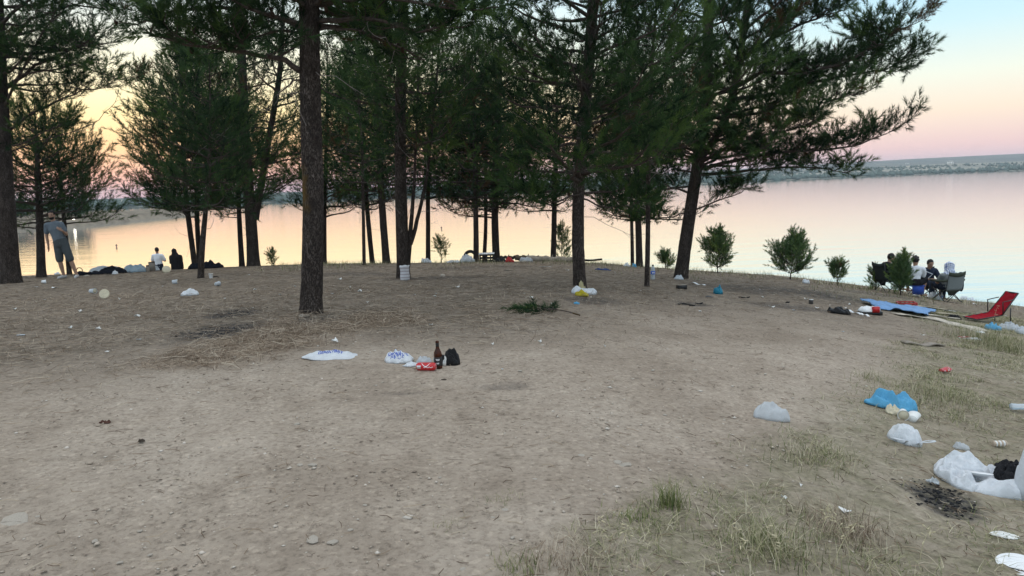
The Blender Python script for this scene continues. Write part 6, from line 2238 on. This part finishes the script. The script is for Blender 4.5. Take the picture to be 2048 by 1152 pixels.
for k, (px, py, w) in enumerate(((1370, 610, .20), (1385, 612, .24), (1398, 608, .18), (1488, 596, .20), (1575, 606, .35), (430, 555, .3))):
    p = hit(px, py)
    r = thing('burnt_stick', ('charred black stick in the small soot patch below the leaning pine', 'charred stick lying right of the teal bag', 'long charred stick on the ashy ground above the dark tin', 'dark fallen stick at the foot of the knotty stem')[max(0, k - 2)], 'stick', p, 'charred sticks')
    c = MB(); a = k * 1.1
    c.tube([Vector((math.cos(a) * w * (u - .5), math.sin(a) * w * .4 * (u - .5), .012 + .01 * math.sin(u * 5 + k))) for u in np.linspace(0, 1, 6)], [.010, .013, .012, .011, .010, .006], 6); part('wood', c, M_char, r)

# right bank
bag('plastic_bag', 'white bag by the mop-headed sapling on the bank edge', 'plastic bag', 1612, 567, 15, .8, .12, P_white, 91, flat=3)
p = hit(1622, 608); r = thing('small_tin', 'small dark tin standing on the ashy ground', 'tin', p)
c = MB(); c.lathe([(.033, 0), (.037, .004), (.037, .075), (.034, .08)], 18); part('tin_wall', c, simple('dark_tin', (.05, .045, .042), .5, .5, .3, 30), r)
c = MB(); c.lathe([(.037, .074), (.039, .077), (.037, .081)], 18); part('rim', c, K_metal, r)
bag('plastic_bag', 'long black bag lying flat on the ashy ground', 'plastic bag', 1677, 626, 52, .55, .09, P_black, 92, flat=3, folds=1.1)
# blue cloth spread out
def spread(name, label, cat, corners, mat, seed, amp, th=.01, nu=30, nv=16):
    P4 = [hit(*c_) for c_ in corners]
    ctr = sum(P4, Vector()) / 4
    U, W = np.meshgrid(np.linspace(0, 1, nu), np.linspace(0, 1, nv), indexing='ij')
    def bil(k): return (P4[0][k] * (1 - U) * (1 - W) + P4[1][k] * U * (1 - W) + P4[2][k] * U * W + P4[3][k] * (1 - U) * W).ravel()
    X, Y = bil(0), bil(1)
    X = X + (fbm2(U.ravel() * 4, W.ravel() * 4, seed, 2) - .5) * .12; Y = Y + (fbm2(U.ravel() * 4, W.ravel() * 4, seed + 1, 2) - .5) * .12
    f = 1 - np.abs(2 * fbm2(U.ravel() * 3.5 + W.ravel() * 1.5, W.ravel() * 7, seed + 2, 3) - 1)
    Z = hgt(X, Y) + .012 + amp * np.clip(f - .35, 0, 1)
    top = np.stack([X, Y, Z], 1); bot = np.stack([X, Y, Z - th], 1)
    v = np.concatenate([top, bot]) - np.array(ctr)
    i = np.arange(nu - 1)[:, None] * nv + np.arange(nv - 1)[None, :]
    qt = np.stack([i, i + nv, i + nv + 1, i + 1], -1).reshape(-1, 4)
    N = nu * nv
    loop = list(range(0, nv)) + [k * nv + nv - 1 for k in range(1, nu)] + [(nu - 1) * nv + k for k in range(nv - 2, -1, -1)] + [k * nv for k in range(nu - 2, 0, -1)]
    side = [(loop[k], loop[(k + 1) % len(loop)], loop[(k + 1) % len(loop)] + N, loop[k] + N) for k in range(len(loop))]
    q_ = np.concatenate([qt, qt[:, ::-1] + N, np.array(side)])
    o = link(name, mesh_np(name, v, np.zeros((0, 3), int), q_, True), mat, None, ctr)
    return tag(o, label, cat)
spread('picnic_cloth', 'rumpled light blue picnic cloth spread on the ground', 'cloth', ((1752, 619), (1850, 637), (1872, 627), (1722, 605)), K_tarp, 5, .12)
p = hit(1740, 628); r = thing('food_tray', 'white and red food pack on a black tray by the blue cloth', 'tray', p)
c = MB(); c.box((0, 0, .025), (.34, .20, .05), -.25); part('tray', c, K_black, r, False)
v, t, q = bag_mesh(.33, .20, .10, 95, flat=4, folds=.4); c = MB(); c.add(v + np.array([-.02, 0, .05]), t, q); part('pack', c, K_white, r)
c = MB(); c.box((.045, -.095, .09), (.11, .06, .09), -.2); part('red_label', c, K_red, r, False)
# red crate
p = hit(1813, 611); r = thing('bottle_crate', 'flat red plastic crate beyond the blue cloth', 'crate', p, None, R(-14))
w_, d_, h_ = .34, .24, .07
for s in (-1, 1):
    for z in (.012, .058):
        c = MB(); c.box((0, s * d_ / 2, z), (w_, .02, .022)); part('rail', c, K_redplas, r, False)
        c = MB(); c.box((s * (w_ / 2 - .01), 0, z), (.02, d_ - .022, .0215)); part('rail', c, K_redplas, r, False)
    for x in (-.165, -.08, 0, .08, .165):
        c = MB(); c.box((x * .96, s * (d_ / 2 - .001), .035), (.022, .018, .068)); part('upright', c, K_redplas, r, False)
c = MB(); c.box((0, 0, .004), (w_ - .03, d_ - .03, .006)); part('floor', c, K_black, r, False)

def board(label, pts_px, wd, mat, lift=.02, th=.012, name='cardboard'):
    P = [hit(*c_) for c_ in pts_px]
    a = P[0]
    fine = []
    for i in range(len(P) - 1):
        for k in range(6): fine.append(P[i].lerp(P[i + 1], k / 6))
    fine.append(P[-1])
    path = [Vector((f.x, f.y, h1(f.x, f.y) + lift + .012 * math.sin(i * .9))) - a for i, f in enumerate(fine)]
    c = MB(); ribbon(c, path, wd, th)
    o = link(name, c.mesh(name, smooth=False), mat, None, a)
    return tag(o, label, 'cardboard')
board('long flattened strip of cardboard running to the blue bottle bag', ((1792, 630), (1850, 636), (1905, 648), (1962, 664)), .22, K_board2)
board('torn pale cardboard beyond the red crate', ((1815, 613), (1880, 618)), .30, K_board)
board('short pale board right of the blue cloth', ((1852, 632), (1912, 638)), .17, K_board2, .03)
board('pale flattened board in front of the burnt patch', ((1875, 628), (1945, 633)), .16, K_board, .02)
board('narrow weathered plank lying at the edge of the verge grass', ((1806, 687), (1850, 692), (1882, 691)), .10, K_wood, .018, .02, 'wooden_plank')
bag('charred_bedding', 'blackened burnt heap at the foot of the red lounger', 'burnt cloth', 1908, 637, 30, .6, .07, M_char, 96, folds=1.5)
scrap(1905, 624, 22, 'white crumpled wrapper behind the pale boards', K_paper, 7, None, .05)
scrap(1832, 595, 24, 'long white wrapper below the seated man in white', K_paper, 8, None, .07)
scrap(1862, 597, 26, 'crumpled white wrapper below the olive chair', K_paper, 9, None, .07)
# red folding lounger with its back up
P0 = hit(1940, 642); P1 = P0 + Vector((.50, .10, 0)); P1.z = h1(P1.x, P1.y)
ax = (P1 - P0); ax.z = 0; L0 = ax.length; ax.normalize(); sd = Vector((-ax.y, ax.x, 0))
r = thing('lounger', 'red canvas folding lounger with raised back and black frame', 'lounger', P0)
W2 = .16
z0 = .05; hinge = ax * (L0 + .02) + Vector((0, 0, P1.z - P0.z + .16)); topv = hinge + ax * .33 + Vector((0, 0, .37))
K_canvas = simple('red_canvas', (.30, .008, .018), .85, .15, .12, 30, .2)
def slab(a, b, wa, wb, th, name, mat, sag=.04):
    c = MB(); n = 10; V = []
    nrm = (b - a).normalized().cross(sd).normalized()
    for k in (0, 1):
        for i in range(n + 1):
            for j in range(7):
                u, w_ = i / n, j / 6 - .5
                p_ = a.lerp(b, u) + sd * (2 * w_) * (wa + (wb - wa) * u) + nrm * (th * (k - .5) - sag * math.sin(math.pi * u) * (1 - 4 * w_ * w_) + .012 * math.sin(u * 21 + j))
                V.append(tuple(p_))
    N = (n + 1) * 7; Q = []
    for i in range(n):
        for j in range(6):
            e = i * 7 + j; Q += [(e, e + 1, e + 8, e + 7), (N + e, N + e + 7, N + e + 8, N + e + 1)]
        for j in (0, 6): Q.append((i * 7 + j, (i + 1) * 7 + j, N + (i + 1) * 7 + j, N + i * 7 + j))
    for j in range(6):
        for i in (0, n): Q.append((i * 7 + j, i * 7 + j + 1, N + i * 7 + j + 1, N + i * 7 + j))
    c.add(V, None, Q); return part(name, c, mat, r)
slab(Vector((0, 0, z0)), hinge, W2 * .9, W2 * .9, .012, 'seat', K_canvas)
slab(hinge, topv, W2 * .9, W2 * .75, .012, 'backrest', K_canvas, .03)
for s in (-1, 1):
    o_ = sd * s * W2
    c = MB(); c.tube([o_ + Vector((0, 0, z0)), o_ + hinge], .011, 7); part('seat_rail', c, M_frame, r)
    c = MB(); c.tube([o_ * .95 + hinge, o_ * .85 + topv], .011, 7); part('back_rail', c, M_frame, r)
    c = MB(); c.tube([o_ * 1.05 + hinge + ax * .15 + Vector((0, 0, .12)), o_ * 1.08 + hinge + ax * .16 + Vector((0, 0, -.17))], .010, 7); part('leg', c, M_frame, r)
    c = MB(); c.tube([o_ * 1.05 + hinge + ax * .22 + Vector((0, 0, .27)), o_ * 1.05 + hinge - ax * .02 + Vector((0, 0, .24)), o_ * 1.05 + hinge + Vector((0, 0, .02))], .010, 7); part('armrest', c, M_frame, r)
c = MB(); c.tube([sd * W2 * .85 + topv, -sd * W2 * .85 + topv], .014, 7); part('top_bar', c, M_frame, r)
c = MB(); c.tube([sd * W2 + Vector((0, 0, z0)), -sd * W2 + Vector((0, 0, z0))], .011, 7); part('foot_bar', c, M_frame, r)

bag('plastic_bag', 'blue bag end full of bottles in the tall grass', 'plastic bag', 1986, 660, 36, .7, .15, P_blue, 97, flat=3)
bag('plastic_bag', 'clear film lying right of the blue bag in the grass', 'plastic bag', 2018, 660, 44, .6, .14, P_clear, 98, flat=3)
bag('wrapper', 'white wrapper at the end of the long cardboard strip', 'wrapper', 1962, 666, 20, .5, .03, K_paper, 99, na=30, nr=10)
p = hit(1940, 678); r = thing('crisp_packet', 'red and white striped packet lying in the verge grass', 'packet', p, None, R(-4))
v, t, q = bag_mesh(.30, .13, .035, 101, flat=4); link('packet_film', mesh_np('packet_film', conform(v, p, R(-4)), t, q), K_white, r)
c = MB()
for k in range(2): c.box((-.08, -.035 + k * .05, .036), (.14, .022, .004))
part('red_stripe', c, K_redplas, r, False, kind='stuff')
bag('plastic_bag', 'pale bag caught in the grass right of the lounger', 'plastic bag', 2050, 668, 40, .7, .13, P_white2, 102)
bag('paper_scrap', 'pale paper half buried in the dirt above the foam plate', 'paper', 2010, 1072, 60, .5, .012, K_paper, 103)
# white bag bobbing at the water edge behind the olive chair
v = ray(1935, 600); k = (WATER_Z - EYE) / v.z; p = EYEV + v * k
bag('plastic_bag', 'white bag floating at the water edge right of the olive chair', 'plastic bag', 0, 0, 30, .7, .26, P_white2, 104, base=Vector((p.x, p.y, WATER_Z + .01)) if h1(p.x, p.y) < WATER_Z else None or hit(1935, 603), flat=3)
# picnic things between the seated friends
pt = (pb + pc) / 2 + Vector((.22, -.25, 0)); pt.z = h1(pt.x, pt.y)
bag('plastic_bag', 'white shopping bag on the ground between the seated friends', 'plastic bag', 0, 0, 22, .8, .20, P_white, 105, base=pt, flat=3)
water_bottle('small clear bottle standing in front of the seated friends', 0, 0, .22, .03, None, K_white, True, base=Vector((pt.x + .05, pt.y - .25, h1(pt.x + .05, pt.y - .25))))
# dung or bark crumbs on the track
bag('bark_piece', 'dark reddish bark crumbs on the bare track', 'bark', 211, 846, 22, .6, .015, simple('red_bark', (.09, .045, .035), .95, .1, .5, 60, .5), 106, folds=2, na=30, nr=10, wob=.5)
bag('bark_piece', 'small dark clod on the bare track', 'clod', 283, 884, 15, .7, .018, simple('dark_clod', (.06, .048, .038), .95, .1, .5, 60, .5), 107, folds=1.5, na=24, nr=10)
bag('bark_piece', 'dry twiggy crumb patch on the track below the red can', 'twigs', 888, 760, 12, .5, .01, simple('dark_clod', (.06, .048, .038)), 108, na=30, nr=9)
# drifting balloon above the lake
p = at(1747, 241, 60); r = thing('balloon', 'small grey round balloon drifting in the sky over the lake', 'balloon', p)
c = MB(); c.ell((0, 0, 0), (.13, .13, .15)); part('skin', c, simple('grey_latex', (.32, .34, .36), .5, .3, .1, 10), r)
c = MB(); c.tube([(0, 0, -.14), (0, 0, -.18), (.02, 0, -.5)], [.02, .012, .004], 6); part('string', c, K_white, r)
